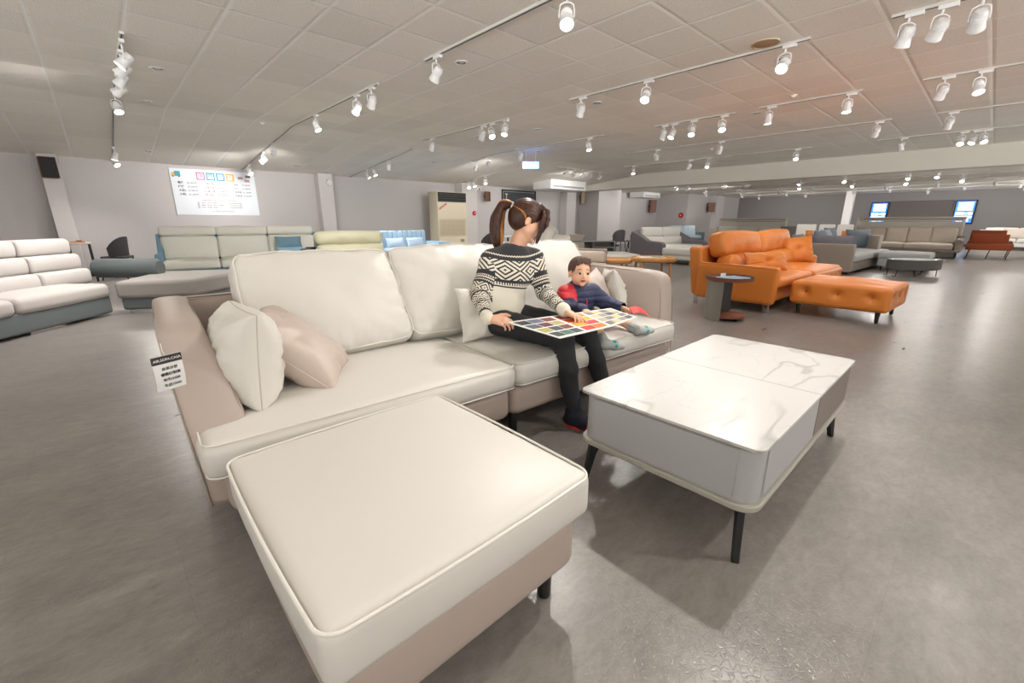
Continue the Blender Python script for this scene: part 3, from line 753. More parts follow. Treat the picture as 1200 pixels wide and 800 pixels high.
g = G(); g.prism(rrect(.014,tw-.014,.014,td-.014,.06), .228, .432, 'z'); obj('body', g, M_tgrey, T, bevel=.003)
g = G(); g.prism(rrect(-.002,tw+.002,-.002,td+.002,.07), .207, .230, 'z'); obj('tray', g, M_tray, T, bevel=.004)
g = G(); g.box(.0085,.014,.075,td-.075,.24,.425); d = obj('end_panel', g, mat('end_panel_grey',(170,170,172),.45), T, bevel=.001)
for x0, x1, m in ((.1,.72,M_tgrey),(.735,1.33,M_tbrown)):
    g = G(); g.box(x0,x1,.008,.016,.236,.425); obj('drawer', g, m, T, bevel=.002)
for x0, x1 in ((.1,.69),(.70,1.29)):
    g = G(); g.box(x0,x1,td-.016,td-.008,.236,.425); obj('drawer', g, M_tgrey, T, bevel=.002)
for sx in (0, 1):
    for sy in (0, 1):
        g = G()
        cx = .06 if sx == 0 else tw-.06; cy = .06 if sy == 0 else td-.06; ox = -1 if sx == 0 else 1; oy = -1 if sy == 0 else 1
        # angled blade: a bracket arm under the tray, then a tapering blade splayed to the floor
        prof = [(-.10,.205),(.03,.205),(.035,.17),(.062,.0),(.04,.0),(.0,.14),(-.02,.178),(-.10,.19)]
        t_ = .011
        vs = []
        for q in (-t_, t_):
            for (a, z) in prof:
                px = cx + ox*a*.8 - oy*q*.6; py = cy + oy*a*.45 + ox*q
                vs.append((px, py, z))
        n_ = len(prof); fs = [tuple(range(n_))[::-1], tuple(range(n_, 2*n_))]+[(i,(i+1)%n_,(i+1)%n_+n_,i+n_) for i in range(n_)]
        g.add(vs, fs); obj('leg', g, M_black, T, bevel=.003)
# ---------------------------------------------------------------- generic sofa builder for the rest of the shop floor
def A(*a, **k): return dict(*a, **k)
def leg_mesh(h, r0, r1, splay=(0,0)):
    g = G(); g.tube([(splay[0],splay[1],0),(0,0,h)], [r0, r1], 10); return g
def sofa(name, label, cat, loc, rz, W, D, fm, cm, seat=.43, base=(.12,.3), n=3, seats=None, backs=None, back_h=.42, back_top=None,
         arms=(1,1), arm_h=.6, arm_w=.18, arm_style='box', legs=(.12,.02), lm=None, lean=14, splits=1, crown=.03, bm=None, frame_back=.7,
         group=None, seed=1, headrest=0, flare=0, seat_front=0, bt=.17):
    """x: along the seat, y: front to back; faces local -y"""
    S_ = root(name, label, cat, (loc[0], loc[1], 0), rz, group)
    bm = bm or cm; lm = lm or M_black
    xl = arm_w if arms[0] else 0; xr = W-(arm_w if arms[1] else 0)
    z0, z1 = base
    g = G(); g.rbox(.02, W-.02, .03, D-.03, z0, z1, .03, 3); obj('base', g, fm, S_)
    if frame_back:
        g = G(); g.rbox(.01, W-.01, D-.12, D, z0+.02, frame_back, .035, 3, (8,1,3), lambda p,u: (p[0], p[1]+.04*u[2], p[2])); obj('back_frame', g, fm, S_)
    ns = seats or n; nb = backs or n
    for i in range(ns):
        a = xl + (xr-xl)*i/ns; b = xl + (xr-xl)*(i+1)/ns
        g = G(); cushion(g, a+.004, b-.004, -.01+seat_front, D-.12, z1-.005, seat, r=.045, crown=crown, puff=.01, wr=.004, seed=seed+i, div=(10,8,1)); obj('seat_cushion', g, cm, S_)
    for i in range(nb):
        a = xl + (xr-xl)*i/nb; b = xl + (xr-xl)*(i+1)/nb; w_ = b-a-.01
        o = root_e = None
        hh = back_h/splits
        for k in range(splits):
            g = G(); cushion(g, -w_/2, w_/2, -bt/2, bt/2, k*hh+.002, (k+1)*hh-.002, r=min(.05,hh*.3), crown=.035, puff=.008, wr=.008, ws=5, seed=seed+20+i*3+k, div=(10,2,6), axis=1)
            obj('back_cushion', g, bm, S_, loc=((a+b)/2, D-.12-bt/2-.10, seat-.01), rot=(R(-lean),0,0))
        if headrest:
            g = G(); cushion(g, -w_/2, w_/2, -.06, .06, 0, headrest, r=.045, crown=.015, puff=.01, wr=.004, seed=seed+40+i, div=(8,1,3), axis=1)
            yy = D-.12-bt/2-.10 + math.sin(R(lean))*(back_h+.01)
            obj('headrest', g, bm, S_, loc=((a+b)/2, yy, seat-.01+math.cos(R(lean))*(back_h+.01)), rot=(R(-4),0,0))
    for sd, on in ((0, arms[0]), (1, arms[1])):
        if not on: continue
        g = G(); x0 = 0 if sd == 0 else W-arm_w; sg = -1 if sd == 0 else 1
        if arm_style == 'box':
            g.rbox(x0, x0+arm_w, .01, D-.02, z0, arm_h, .035, 3, (1,6,4), lambda p,u: (p[0]+sg*flare*(u[2]+1)/2, p[1], p[2]-.0*u[1]))
        elif arm_style == 'scoop':      # sides sweep up from the seat to the back
            prof = [(.0,z0),(.0,seat+.02),(.06,seat+.09),(.3,seat+.12),(D*.5,seat+.2),(D*.75,seat+.42),(D-.08,seat+.5),(D,seat+.46),(D,z0)]
            g.prism(prof, x0, x0+arm_w*.6, 'x')
        elif arm_style == 'wing':
            prof = [(.0,z0),(-.02,seat+.06),(.05,arm_h),(D*.45,arm_h+.03),(D*.7,arm_h+.18),(D-.04,arm_h+.30),(D,arm_h+.24),(D,z0)]
            g.prism(prof, x0, x0+arm_w, 'x')
        elif arm_style == 'roll':
            g.tube([(x0+arm_w/2, .03, arm_h-.09),(x0+arm_w/2, .06, arm_h-.08),(x0+arm_w/2, D-.1, arm_h-.08)], [.07,.1,.1], 14); g.rbox(x0+.03, x0+arm_w-.03, .06, D-.06, z0, arm_h-.1, .02, 2)
        obj('armrest', g, fm, S_, bevel=.03 if arm_style in ('scoop','wing') else 0, bseg=3)
    lh, lr = legs
    if lh:
        for x, y in ((.12,.1),(W-.12,.1),(.12,D-.12),(W-.12,D-.12)):
            obj('leg', leg_mesh(lh+.01, lr*.7, lr), lm, S_, loc=(x, y, 0))
    return S_
def block_ottoman(name, label, loc, rz, W, D, fm, cm, z=(.12,.27,.43), lm=None, group=None, legh=.12, seed=3, cat='ottoman', tuft=False):
    O_ = root(name, label, cat, (loc[0], loc[1], 0), rz, group)
    g = G(); g.rbox(.02, W-.02, .02, D-.02, z[0], z[1], .025, 3); obj('base', g, fm, O_)
    g = G(); cushion(g, 0, W, 0, D, z[1]-.01, z[2], r=.045, crown=.03, puff=.01, wr=.003, seed=seed, div=(12,12,2)); obj('seat_cushion', g, cm, O_)
    for x, y in ((.1,.1),(W-.1,.1),(.1,D-.1),(W-.1,D-.1)): obj('leg', leg_mesh(legh+.01, .014, .02), lm or M_black, O_, loc=(x,y,0))
    return O_

F_ltgrey = mat('fabric_light_grey', (186, 181, 178), .85, bscale=350, bstr=.2, sheen=.2, fold=.05)
F_greyg = mat('fabric_warm_grey', (150, 145, 142), .85, bscale=350, bstr=.2, sheen=.2)
F_slate = mat('fabric_slate_green', (92, 100, 102), .85, bscale=350, bstr=.2, sheen=.2)
F_blue = mat('fabric_steel_blue', (112, 146, 166), .8, bscale=350, bstr=.2)
F_cream = mat('leather_cream', (222, 222, 213), .5, fold=.08)
F_olive = mat('leather_olive_cream', (186, 184, 158), .5, fold=.12)
F_dark = mat('fabric_charcoal', (68, 66, 70), .8, bscale=300, bstr=.2)
F_pblue = mat('fabric_pale_blue', (166, 194, 216), .8, bscale=300, bstr=.2)
F_pblue2 = mat('fabric_ice_blue', (192, 212, 232), .8)
F_dgrey = mat('fabric_mid_grey', (118, 114, 120), .8, bscale=300, bstr=.2)
F_wht = mat('leather_white', (222, 220, 214), .5, fold=.08)
F_taupe = mat('leather_brown_taupe', (152, 140, 130), .5)
F_bgrey = mat('fabric_blue_grey', (112, 124, 136), .8, bscale=300, bstr=.2)
F_lgrey = mat('fabric_pale_grey', (182, 184, 186), .8, bscale=300, bstr=.2)
F_beige = mat('leather_beige', (202, 190, 178), .5, fold=.08)
F_rust = mat('leather_rust', (176, 84, 36), .5)
F_ice = mat('fabric_ice', (196, 214, 224), .8)
L_orange = mat('leather_orange', (212, 126, 50), .42, bscale=420, bstr=.2, bdist=.0008, fold=.14, fscale=6)
M_oak = mat('oak', (205, 152, 92), .5, mottle=.08, mscale=9)
M_panel = mat('panel_cream', (222, 216, 206), .6)
M_paper = mat('paper_white', (228, 230, 230), .5)

# light grey sectional at the left edge
ang = math.atan2(1.1, .87)
t = root('sectional_sofa', 'light grey channel-back sectional sofa with slate base at the left edge', 'sofa', (-.055-2.6*math.cos(ang), 7.43-2.6*math.sin(ang), 0), ang)
g = G(); g.rbox(-.6, 2.6, .0, .8, .03, .25, .03, 3); obj('base', g, F_slate, t)
for a, b in ((-.6,.28),(.28,1.44),(1.44,2.6)):
    g = G(); cushion(g, a+.003, b-.003, -.03, .62, .23, .40, r=.06, crown=.02, puff=.0, wr=.003, seed=int(a*9+30), div=(12,8,2)); obj('seat_cushion', g, F_ltgrey, t)
for a, b in ((-.6,.25),(.27,1.28),(1.30,2.29),(2.31,2.98)):
    o = None
    g = G()
    for k in range(3):
        def fn(p, u, k=k): return (p[0], p[1]-.02*(1-u[2]**2)*(1 if u[1]<0 else 0), p[2])
        g.rbox(a, b, .48+.085*k, .70+.085*k, .36+.19*k, .55+.19*k+.004, .035, 3, (8,2,3), fn)
    obj('back_cushion', g, F_ltgrey, t)
g = G(); g.rbox(-.6, 3.0, .78, .96, .05, .66, .05, 3); obj('back_frame', g, F_slate, t)
for x in (.55, 1.75): obj('foot', G().box(x-.2, x+.2, .03, .09, 0, .035), M_chrome, t)
t = root('chaise_ottoman', 'warm grey corner chaise block at the end of the light grey sectional', 'chaise', (.03, 7.34, 0), R(-27))
g = G(); g.prism([(0,0),(.82,0),(1.02,.6),(1.02,1.25),(0,1.25)], .05, .21, 'z'); obj('base', g, F_slate, t, bevel=.03, bseg=3)
g = G(); g.prism([(-.03,-.03),(.84,-.03),(1.06,.62),(1.06,1.27),(-.03,1.27)], .2, .42, 'z'); obj('seat_cushion', g, F_greyg, t, bevel=.05, bseg=4)
g = G(); g.tube([(-.75,1.05,.5),(-.7,1.05,.5),(.08,.88,.5),(.13,.87,.5)], [.1,.135,.135,.1], 16); obj('bolster_back', g, F_slate, t)
obj('foot', G().box(.05,.35,.03,.09,0,.05), M_chrome, t)

# small table and dark chair by the wall
def shell_chair(label, loc, rz, m, lm):
    t = root('shell_chair', label, 'chair', (loc[0], loc[1], 0), rz)
    g = G(); g.rbox(-.19,.19,-.2,.2,.42,.47,.022,3,(6,6,1), lambda p,u:(p[0],p[1],p[2]-.012*(1-u[0]**2)*(1-u[1]**2))); obj('seat', g, m, t)
    g = G(); n = 12; vs = []; fs = []
    for s_ in (0, .018):
        for j in range(7):
            z = .45+.40*j/6
            for i in range(n+1):
                a = PI*(i/n)*1.0
                k = 1+.12*j/6
                r_ = .2+s_
                top = (1-(abs(i/n-.5)*2)**2.5*.55)
                vs.append((-math.cos(a)*r_*k, -.02+math.sin(a)*r_*.95*k, .45+(z-.45)*top))
    o = 7*(n+1)
    for j in range(6):
        for i in range(n):
            q = j*(n+1)+i
            fs.append((q,q+1,q+n+2,q+n+1)); fs.append((o+q,o+q+n+1,o+q+n+2,o+q+1))
    for i in range(n): fs.append((6*(n+1)+i,6*(n+1)+i+1,o+6*(n+1)+i+1,o+6*(n+1)+i)); fs.append((i,o+i,o+i+1,i+1))
    for j in range(6): fs.append((j*(n+1),(j+1)*(n+1),o+(j+1)*(n+1),o+j*(n+1))); fs.append((j*(n+1)+n,o+j*(n+1)+n,o+(j+1)*(n+1)+n,(j+1)*(n+1)+n))
    g.add(vs, fs); obj('backrest', g, m, t)
    for sx in (-1,1):
        for sy in (-1,1): obj('leg', leg_mesh(.43,.012,.016,(sx*.05,sy*.05)), lm, t, loc=(sx*.17,sy*.17,0))
    return t
t = root('side_desk', 'small dark table against the wall between the left sectional and the dark chair', 'table', (-.36, 12.1, 0))
obj('tabletop', G().rbox(-.18,.18,-.3,.3,.72,.745,.008), mat('laminate_grey', (190,184,178), .5), t)
for sx in (-1,1):
    for sy in (-1,1): obj('leg', leg_mesh(.72,.018,.018), M_black, t, loc=(sx*.15,sy*.26,0))
o = root('box_of_papers', 'small orange and brown pile of leaflets on the dark table by the wall', 'papers', (-.36, 12.0, .745))
obj('leaflets', G().box(-.1,.1,-.08,.08,0,.03), mat('paper_orange',(196,128,84),.6), o); obj('cover_sheet', G().box(-.02,.06,-.06,.06,.03,.045), mat('paper_dark',(60,52,50),.6), o)
shell_chair('dark grey shell chair beside the small table at the left back wall', (.16, 12.0), R(-120), F_dark, M_black)

# cream and blue sofa under the poster
sx, sy = .66, 9.72
t = sofa('highback_sofa', 'cream three-seat sofa with steel-blue frame and headrests under the price poster', 'sofa', (sx, sy), R(-9), 2.65, .98, F_blue, F_cream,
         seat=.45, base=(.17,.31), n=3, back_h=.44, headrest=.17, arms=(0,0), lean=12, frame_back=.9, legs=(.17,.028), lm=M_oak, seed=5, crown=.04, bt=.14)
for sd in (0, 1):
    x0 = -.06 if sd == 0 else 2.62
    g = G(); g.prism([(.1,.17),(-.02,.5),(-.02,.6),(.12,.6),(.35,.52),(.6,.6),(.85,.93),(.98,.9),(.98,.17)], x0, x0+.1, 'x'); obj('armrest', g, F_blue, t, bevel=.035, bseg=3)
g = G(); cushion(g, 1.78, 2.66, -.35, .3, .31, .46, r=.05, crown=.03, div=(8,6,1)); obj('chaise_cushion', g, F_cream, t)
g = G(); g.rbox(1.78, 2.72, -.38, .1, .17, .32, .03); obj('chaise_base', g, F_blue, t)
pillow('lumbar_pillow', 'steel-blue rectangular pillow leaning on the cream sofa under the poster', .5, .26, .14, F_blue, (sx+2.16, sy+.10, .60), (R(-20),0,R(-9)), 31, n=14, pip=0)
pillow('lumbar_pillow', 'lighter blue pillow lying in front on the cream sofa under the poster', .5, .17, .14, mat('fabric_sky',(150,190,212),.8), (sx+2.14, sy+.02, .475), (R(-14),0,R(-9)), 32, n=14, pip=0)

# poster with delivery prices
P = root('price_sign', 'white delivery price poster with coloured title squares on the back wall', 'poster', (1.39, 12.985, 1.29))
PW, PH = 1.72, 1.03
g = G(); g.box(0,PW,-.008,.012,0,PH); obj('board', g, mat('poster_white', (226,232,240), .35), P)
ptext = mat('poster_ink', (60,60,66), .6); pred = mat('poster_red', (214,60,70), .6); pwhite = mat('poster_letter', (240,244,250), .5)
def pt(s_, size, x, z, m=ptext, al='LEFT', bold=0): text(s_, size, m, P, (x, -.0095, z), align=al, bold=bold)
for i, (ch, c) in enumerate(zip('運費說明', ((190,130,170),(60,160,170),(60,150,200),(240,180,70)))):
    x = .50+.20*i
    obj('title_square', G().box(x,x+.17,-.0095,-.008,.80,.97), mat('poster_sq%d' % i, c, .5), P)
    obj('title_square_inner', G().box(x+.025,x+.145,-.0105,-.009,.825,.945), pwhite, P)
    text(ch, .13, MATS['poster_sq%d' % i], P, (x+.085, -.0115, .885), align='CENTER')
g = G(); g.box(.09,.2,-.0105,-.008,.86,.97); obj('truck_box', g, MATS['poster_sq1'], P)
obj('truck_cab', G().prism([(.03,.86),(.03,.91),(.05,.94),(.085,.94),(.085,.86)], -.0105, -.008, 'y'), MATS['poster_sq3'], P)
g = G()
for x in (.06,.17): g.tube([(x,-.011,.855),(x,-.008,.855)], .016, 12)
obj('truck_wheel', g, mat('poster_brown',(120,80,70),.6), P)
for i, (x, z) in enumerate(((1.35,.86),(1.52,.90),(1.49,.80))):
    obj('stamp', G().box(x,x+.11,-.0095,-.008,z,z+.055), mat('poster_stamp%d' % (i%2), ((190,150,140),(110,100,105))[i%2], .6), P)
rows = [('電梯','$1,000/件','1人座沙發','$1,200/件','床架','$1,000/件'),('樓梯','$1,500/件','2人座沙發','$1,500/件','茶几','$1,000/件'),
        ('大型L','$1,800/件','3人座沙發','$1,800/件','電視櫃','$1,200/件'),('小型L','$1,500/件','L型沙發','$2,000/件','床墊組','$1,500/件')]
for k, rw in enumerate(rows):
    z = .72-.085*k
    pt(rw[0], .055, .12, z, bold=.0012); pt(rw[1], .048, .30, z); pt(rw[2], .052, .60, z); pt(rw[3], .045, .90, z); pt(rw[4], .05, 1.24, z); pt(rw[5], .045, 1.42, z)
pt('※外縣市運費另計 請洽門市人員，以下為大台北地區', .032, .52, .34, pred)
for k, (a, b) in enumerate((('台北市、新北市、基隆市','未滿五萬元酌收運費'),('桃園市、新竹縣、新竹市、苗栗縣','未滿五萬元酌收運費'),('台中市、彰化縣、南投縣','未滿五萬元酌收運費'))):
    pt(a, .03, .50, .28-.05*k); pt(b, .03, 1.08, .28-.05*k)
obj('note_bar', G().box(.43,.47,-.0095,-.008,.16,.3), mat('print_pale',(190,192,198),.6), P)
pt('※以上運費如有異動以門市公告為準', .03, .7, .09, pred)

# wall speakers, sensors, alarms
def wall_speaker(label, loc, rz, m=None, w=.2, h=.32, d=.16, tilt=0, side=None):
    t = root('wall_speaker', label, 'speaker', loc, rz)
    g = G(); g.rbox(-w/2,w/2,-d,0,-h/2,h/2,.01); obj('cabinet', g, side or mat('speaker_wood',(120,78,58),.5), t)
    g = G(); g.rbox(-w/2+.008,w/2-.008,-d-.02,-d+.002,-h/2+.008,h/2-.008,.012, 3, (4,1,6)); obj('grille', g, M_blackm, t)
    obj('wall_bracket', G().box(-.02,.02,-.0,.04,-.05,.05), M_blackm, t)
    return t
wall_speaker('black speaker with wooden sides high on the left pier', (-.52, 12.62, 2.14), R(8), w=.24, h=.38)
wall_speaker('wooden speaker on the back wall right of the air conditioner', (10.62, 12.9, 2.02), R(40), w=.22, h=.34)
wall_speaker('wooden speaker on the wall left of the big column, half in shade', (15.75, 12.55, 2.18), R(50), m=None, w=.3, h=.6, side=mat('speaker_tan',(150,130,104),.5))
wall_speaker('wooden speaker on the right side of the big column under the white box', (18.2, 12.9, 2.1), R(35), w=.35, h=.4)
wall_speaker('wooden speaker on the wall above the grey and white loveseat', (22.2, 12.9, 1.93), R(35), w=.5, h=.65, d=.3)
wall_speaker('wooden speaker on the recessed wall above the ice-blue sofa', (25.4, 11.1, 1.9), R(30), w=.4, h=.5, d=.3)
t = root('wall_sensor', 'small white box sensor on the second pier right of the poster', 'sensor', (4.86, 12.69, 2.17)); t.rotation_euler = (0, R(40), 0)
obj('housing', G().rbox(-.07,.07,-.07,0,-.07,.07,.015), M_white, t); obj('lens', G().lathe([(.0001,0),(.03,.0),(.03,.01),(.0001,.012)],12), M_white, t, loc=(0,-.07,0), rot=(PI/2,0,0))
t = root('wall_sensor', 'small white camera high on the pier beside the air conditioner', 'camera', (10.3, 12.96, 2.27))
obj('housing', G().rbox(-.12,.12,-.08,0,-.05,.05,.015), M_white, t); obj('lens', G().lathe([(.0001,0),(.03,.0),(.03,.012),(.0001,.012)],12), M_black, t, loc=(.04,-.08,0), rot=(PI/2,0,0))
M_red = mat('alarm_red', (196, 40, 44), .4)
for loc, rz, lab, s_ in (((10.15,12.57,1.45), 0, 'red round fire alarm on the pier right of the air conditioner', .08), ((23.08,11.5,1.45), R(-90), 'red round fire alarm on the wall corner above the grey loveseat', .14),
                    ):
    t = root('fire_alarm', lab, 'fire alarm', loc, rz)
    if loc[0] < 11: t.location = (9.85, 12.6, 1.42)
    g = G(); g.lathe([(.0001,.05),(s_*.6,.05),(s_,.03),(s_,0),(.0001,0)], 20); obj('bell', g, M_red, t, rot=(PI/2,0,0))
    obj('push_button', G().lathe([(.0001,.0),(s_*.25,.0),(s_*.25,.015),(.0001,.016)],12), M_white, t, loc=(0,-.05,0), rot=(PI/2,0,0))
# framed sign behind the woman
t = root('framed_sign', 'black framed chalkboard sign on the back wall behind the woman', 'sign', (11.5, 12.99, 1.86))
g = G()
for a in ((0,1.85,0,.035),(0,1.85,.425,.46),(0,.035,0,.46),(1.815,1.85,0,.46)): g.box(a[0],a[1],-.04,0,a[2],a[3])
obj('frame', g, M_blackm, t); obj('board', G().box(.03,1.82,-.02,-.005,.03,.43), mat('chalkboard',(62,64,70),.6), t)
obj('white_line', G().box(.06,1.79,-.022,-.02,.385,.392).box(.06,.07,-.022,-.02,.06,.392), INKW, t)
text('T', .26, INKW, t, (.16,-.023,.21))
# exit sign under the ceiling
t = root('exit_sign', 'lit blue-white hanging exit sign below the ceiling above the woman', 'exit sign', (8.1, 8.05, 2.48), R(-42))
obj('lightbox', G().rbox(-.2,.2,-.03,.03,-.08,.08,.008), mat('exit_face', (150,180,255), .4, emit=(110,150,255), estr=4), t)
obj('hanger', G().tube([(-.12,0,.08),(-.12,0,zc(8.05)-2.48)], .006, 6).tube([(.12,0,.08),(.12,0,zc(8.05)-2.48)], .006, 6), M_white, t)
ex = mat('exit_letters', (240,250,255), .4, emit=(235,245,255), estr=10)
text('出口', .1, ex, t, (-.06,-.032,0), align='CENTER')
g = G(); g.prism([(.06,-.05),(.09,.0),(.08,.03),(.1,.055),(.12,.03),(.13,.0),(.16,-.05),(.13,-.04),(.11,-.01),(.09,-.045)], -.0335, -.031, 'y'); obj('running_figure', g, ex, t)

# floor-standing air conditioner
t = root('air_conditioner', 'tall cream floor-standing air conditioner against the back wall', 'air conditioner', (7.93, 12.0, 0))
M_ac = mat('ac_cream', (216, 206, 182), .5)
obj('cabinet', G().rbox(0,1.13,0,.5,0,2.05,.015), M_ac, t)
obj('air_outlet', G().box(.02,1.11,-.012,.01,1.74,2.03), M_blackm, t)
for k in range(4): obj('louver', G().box(.04,1.09,-.03,-.012,1.77+.065*k,1.785+.065*k), mat('louver_grey',(70,72,72),.4), t)
obj('upper_panel', G().rbox(.02,1.11,-.012,.0,1.25,1.71,.006), M_ac, t)
g = G()
for k in range(14): g.box(.08,1.05,-.016,-.009,.72+.034*k,.738+.034*k)
for k in range(24): g.box(.08+.0415*k,.092+.0415*k,-.0145,-.009,.7,1.2)
obj('intake_grille', g, mat('ac_grille',(190,178,152),.6), t, smooth=False)
obj('grille_frame', G().box(.02,1.11,-.009,.0,.66,1.23), mat('ac_cream2',(208,197,172),.5), t)
obj('lower_panel', G().rbox(.02,1.11,-.012,.0,.06,.64,.006), M_ac, t)
obj('control_panel', G().box(.85,1.0,-.02,-.01,.48,.57), mat('ac_dark',(150,140,110),.5), t)
text('HITACHI', .085, M_red, t, (.19,-.016,1.60), rot=(PI/2,R(-32),0), align='CENTER', bold=.004)

# olive cream sofa behind the main sofa
t = sofa('recliner_sofa', 'olive-cream tufted sofa with charcoal side behind the left back cushion', 'sofa', (2.62, 7.75), R(-8), 1.5, .98, F_dark, F_olive,
         seat=.46, n=1, backs=1, back_h=.5, arms=(0,0), lean=16, frame_back=.68, seed=60, legs=(.1,.02), bt=.2)
for c in [c for c in bpy.data.objects if c.parent == t and c.name.startswith('back_cushion')]: bpy.data.objects.remove(c)
for k, (z0, z1) in enumerate(((0,.28),(.27,.53))):
    g = G(); cushion(g, -.62,.62,-.12,.12,z0,z1,r=.08,crown=.05,puff=.02,wr=.012,ws=5,seed=70+k,div=(16,3,8),axis=1,tufts=[(-.33,(.7 if k==0 else -.8),.04,.1),(.33,(.7 if k==0 else -.8),.04,.1)])
    obj('back_cushion', g, F_olive, t, loc=(.78,.66+.02*k,.44), rot=(R(-14),0,0))
obj('armrest', G().rbox(-.1,.08,.0,.95,.1,.66,.06,4), F_dark, t)
block_ottoman('chaise_ottoman', 'olive-cream chaise end showing between the back cushions of the main sofa', (4.2, 7.88), R(-8), 1.1, 1.3, F_olive, F_olive, z=(.1,.3,.50), seed=71, cat='chaise')

# pale blue sofa by the air conditioner
t = sofa('channel_back_sofa', 'pale blue channel-back sofa beside the cream air conditioner', 'sofa', (4.95, 10.75), 0, 2.55, .95, F_pblue, F_pblue, seat=.42, n=3, back_h=.0001, backs=1, arms=(0,1), arm_w=.4,
         arm_h=.58, frame_back=.0, lean=8, seed=80, legs=(.1,.02), lm=M_oak)
for c in [c for c in bpy.data.objects if c.parent == t and c.name.startswith('back_cushion')]: bpy.data.objects.remove(c)
for q in range(2):
    g = G()
    for k in range(7): a = .02+1.07*q+.152*k; g.rbox(a, a+.15, .66, .86, .4, .93, .035, 3, (2,2,4))
    obj('back_panel', g, F_pblue, t, rot=(R(-3),0,0))
for q, x in enumerate((.42, 1.05, 1.68)):
    pillow('lumbar_pillow', 'ice-blue lumbar pillow on the pale blue sofa, %s from the left' % ORD[q], .55, .28, .14, F_pblue2, (4.95+x, 10.75+.48, .43), (R(-18),0,0), 85+q, n=12, pip=0, group='lumbar pillows on the pale blue sofa')
block_ottoman('ottoman', 'pale blue ottoman in front of the pale blue sofa', (6.25, 9.75), R(-4), 1.15, .8, F_pblue, F_pblue, z=(.1,.28,.42), seed=88)

# chair and tables behind the woman
shell_chair('dark grey shell chair with wooden legs behind the left shoulder line of the woman', (7.75, 9.4), R(200), F_dark, mat('wood_walnut',(150,86,52),.5))
t = root('dining_table', 'pale dining table behind the hair of the woman', 'table', (8.6, 9.3, 0))
obj('tabletop', G().rbox(-.6,.6,-.5,.5,.72,.75,.01), M_white, t)
for sx_ in (-1,1):
    for sy_ in (-1,1): obj('leg', leg_mesh(.72,.02,.025), M_black, t, loc=(sx_*.5,sy_*.4,0))

# cream recliner, cabinet, taupe sofa and ottoman behind the child
t = sofa('recliner_sofa', 'cream recliner sofa with rounded folded backrest behind the face of the woman', 'sofa', (6.6, 7.6), R(-60), 1.7, 1.0, F_beige, F_wht, seat=.44, n=2, back_h=.42, arms=(1,1), lean=18, seed=90, arm_h=.55, frame_back=.6)
g = G(); pts = [(.9,.5,.55),(.9,.58,.78),(.9,.62,.9),(.9,.74,.94),(.9,.86,.88),(.9,.93,.72),(.9,.98,.55)]
g = G(); g.tube([(1.0,.42,.46),(1.0,.5,.68),(1.02,.6,.86),(1.05,.74,.93),(1.08,.9,.88),(1.1,1.02,.74),(1.12,1.1,.56)], [.1,.13,.14,.14,.14,.12,.1], 14); obj('headrest', g, F_wht, t)
t = root('media_cabinet', 'low pale cabinet with open shelf standing before the back wall column', 'cabinet', (11.2, 9.75, 0), R(-40))
g = G(); g.box(0,1.9,0,.45,.1,.13); g.box(0,1.9,0,.45,.47,.5); g.box(0,.03,0,.45,.1,.5); g.box(1.87,1.9,0,.45,.1,.5); g.box(0,1.9,.43,.45,.1,.5); obj('carcass', g, mat('cabinet_grey',(168,168,166),.5), t, smooth=False)
obj('door', G().box(.03,.85,-.015,.005,.13,.47), mat('cabinet_cream',(206,198,184),.5), t)
obj('divider', G().box(1.15,1.18,.0,.43,.13,.47), MATS['cabinet_grey'], t); obj('shelf', G().box(1.2,1.87,.0,.43,.28,.30), MATS['cabinet_grey'], t)
for x, y in ((.1,.06),(1.8,.06),(.1,.4),(1.8,.4)): obj('leg', leg_mesh(.1,.015,.02), M_black, t, loc=(x,y,0))
o = root('throw_pillow_stack', 'pale grey wedge pillow standing on the low cabinet', 'cushion', (11.3, 9.5, .5), R(-40))
obj('cover', G().prism([(0,0),(.5,0),(.62,.2),(.1,.24)], .05, .3, 'y'), F_beige, o, bevel=.03)
t = sofa('lowback_sofa', 'taupe sofa with straight low back right behind the head of the child', 'sofa', (5.55, 5.75), R(-62), 1.45, .95, F_taupe, F_beige, seat=.40, n=1, back_h=.22, arms=(1,0), arm_h=.62, frame_back=.64, lean=6, seed=95)
block_ottoman('ottoman', 'large white rounded ottoman between the taupe sofa and the oak tables', (7.95, 5.9), R(-38), 1.1, 1.2, F_beige, F_wht, z=(.06,.16,.42), seed=97, legh=.06)
# oak nest tables
def oak_table(label, loc, a, b, h, name='oak_table'):
    t = root(name, label, 'coffee table', (loc[0], loc[1], 0), R(-43))
    n = 32
    prof = []
    for k in range(n):
        th = 2*PI*k/n; c, s_ = math.cos(th), math.sin(th)
        prof.append((a*math.copysign(abs(c)**.7, c), b*math.copysign(abs(s_)**.7, s_)))
    obj('tabletop', G().prism(prof, h-.035, h-.008, 'z'), M_oak, t, bevel=.004)
    rim = [(x*1.0, y*1.0, h) for x, y in prof]; g = G(); g.tube([(x,y,h-.03) for x,y in prof], .035, 8, closed=True, flat=1.3); obj('rim', g, M_oak, t)
    for sx_ in (-1,1):
        for sy_ in (-1,1): obj('leg', leg_mesh(h-.04,.02,.026,(sx_*.02,sy_*.02)), M_oak, t, loc=(sx_*a*.68,sy_*b*.68,0))
    return t
oak_table('lower oak coffee table, left one of the oak pair', (7.52, 5.08), .32, .3, .41)
oak_table('higher oak coffee table with a leaflet on top, right one of the oak pair', (7.9, 4.42), .38, .34, .46)
o = root('leaflet', 'white and green leaflet lying on the higher oak table', 'leaflet', (7.9, 4.45, .462), R(-43))
obj('sheet', G().box(-.26,.24,-.15,.15,0,.006), M_paper, o); obj('picture', G().box(.0,.2,-.12,.1,.006,.008), mat('leaflet_green',(108,150,140),.5), o)

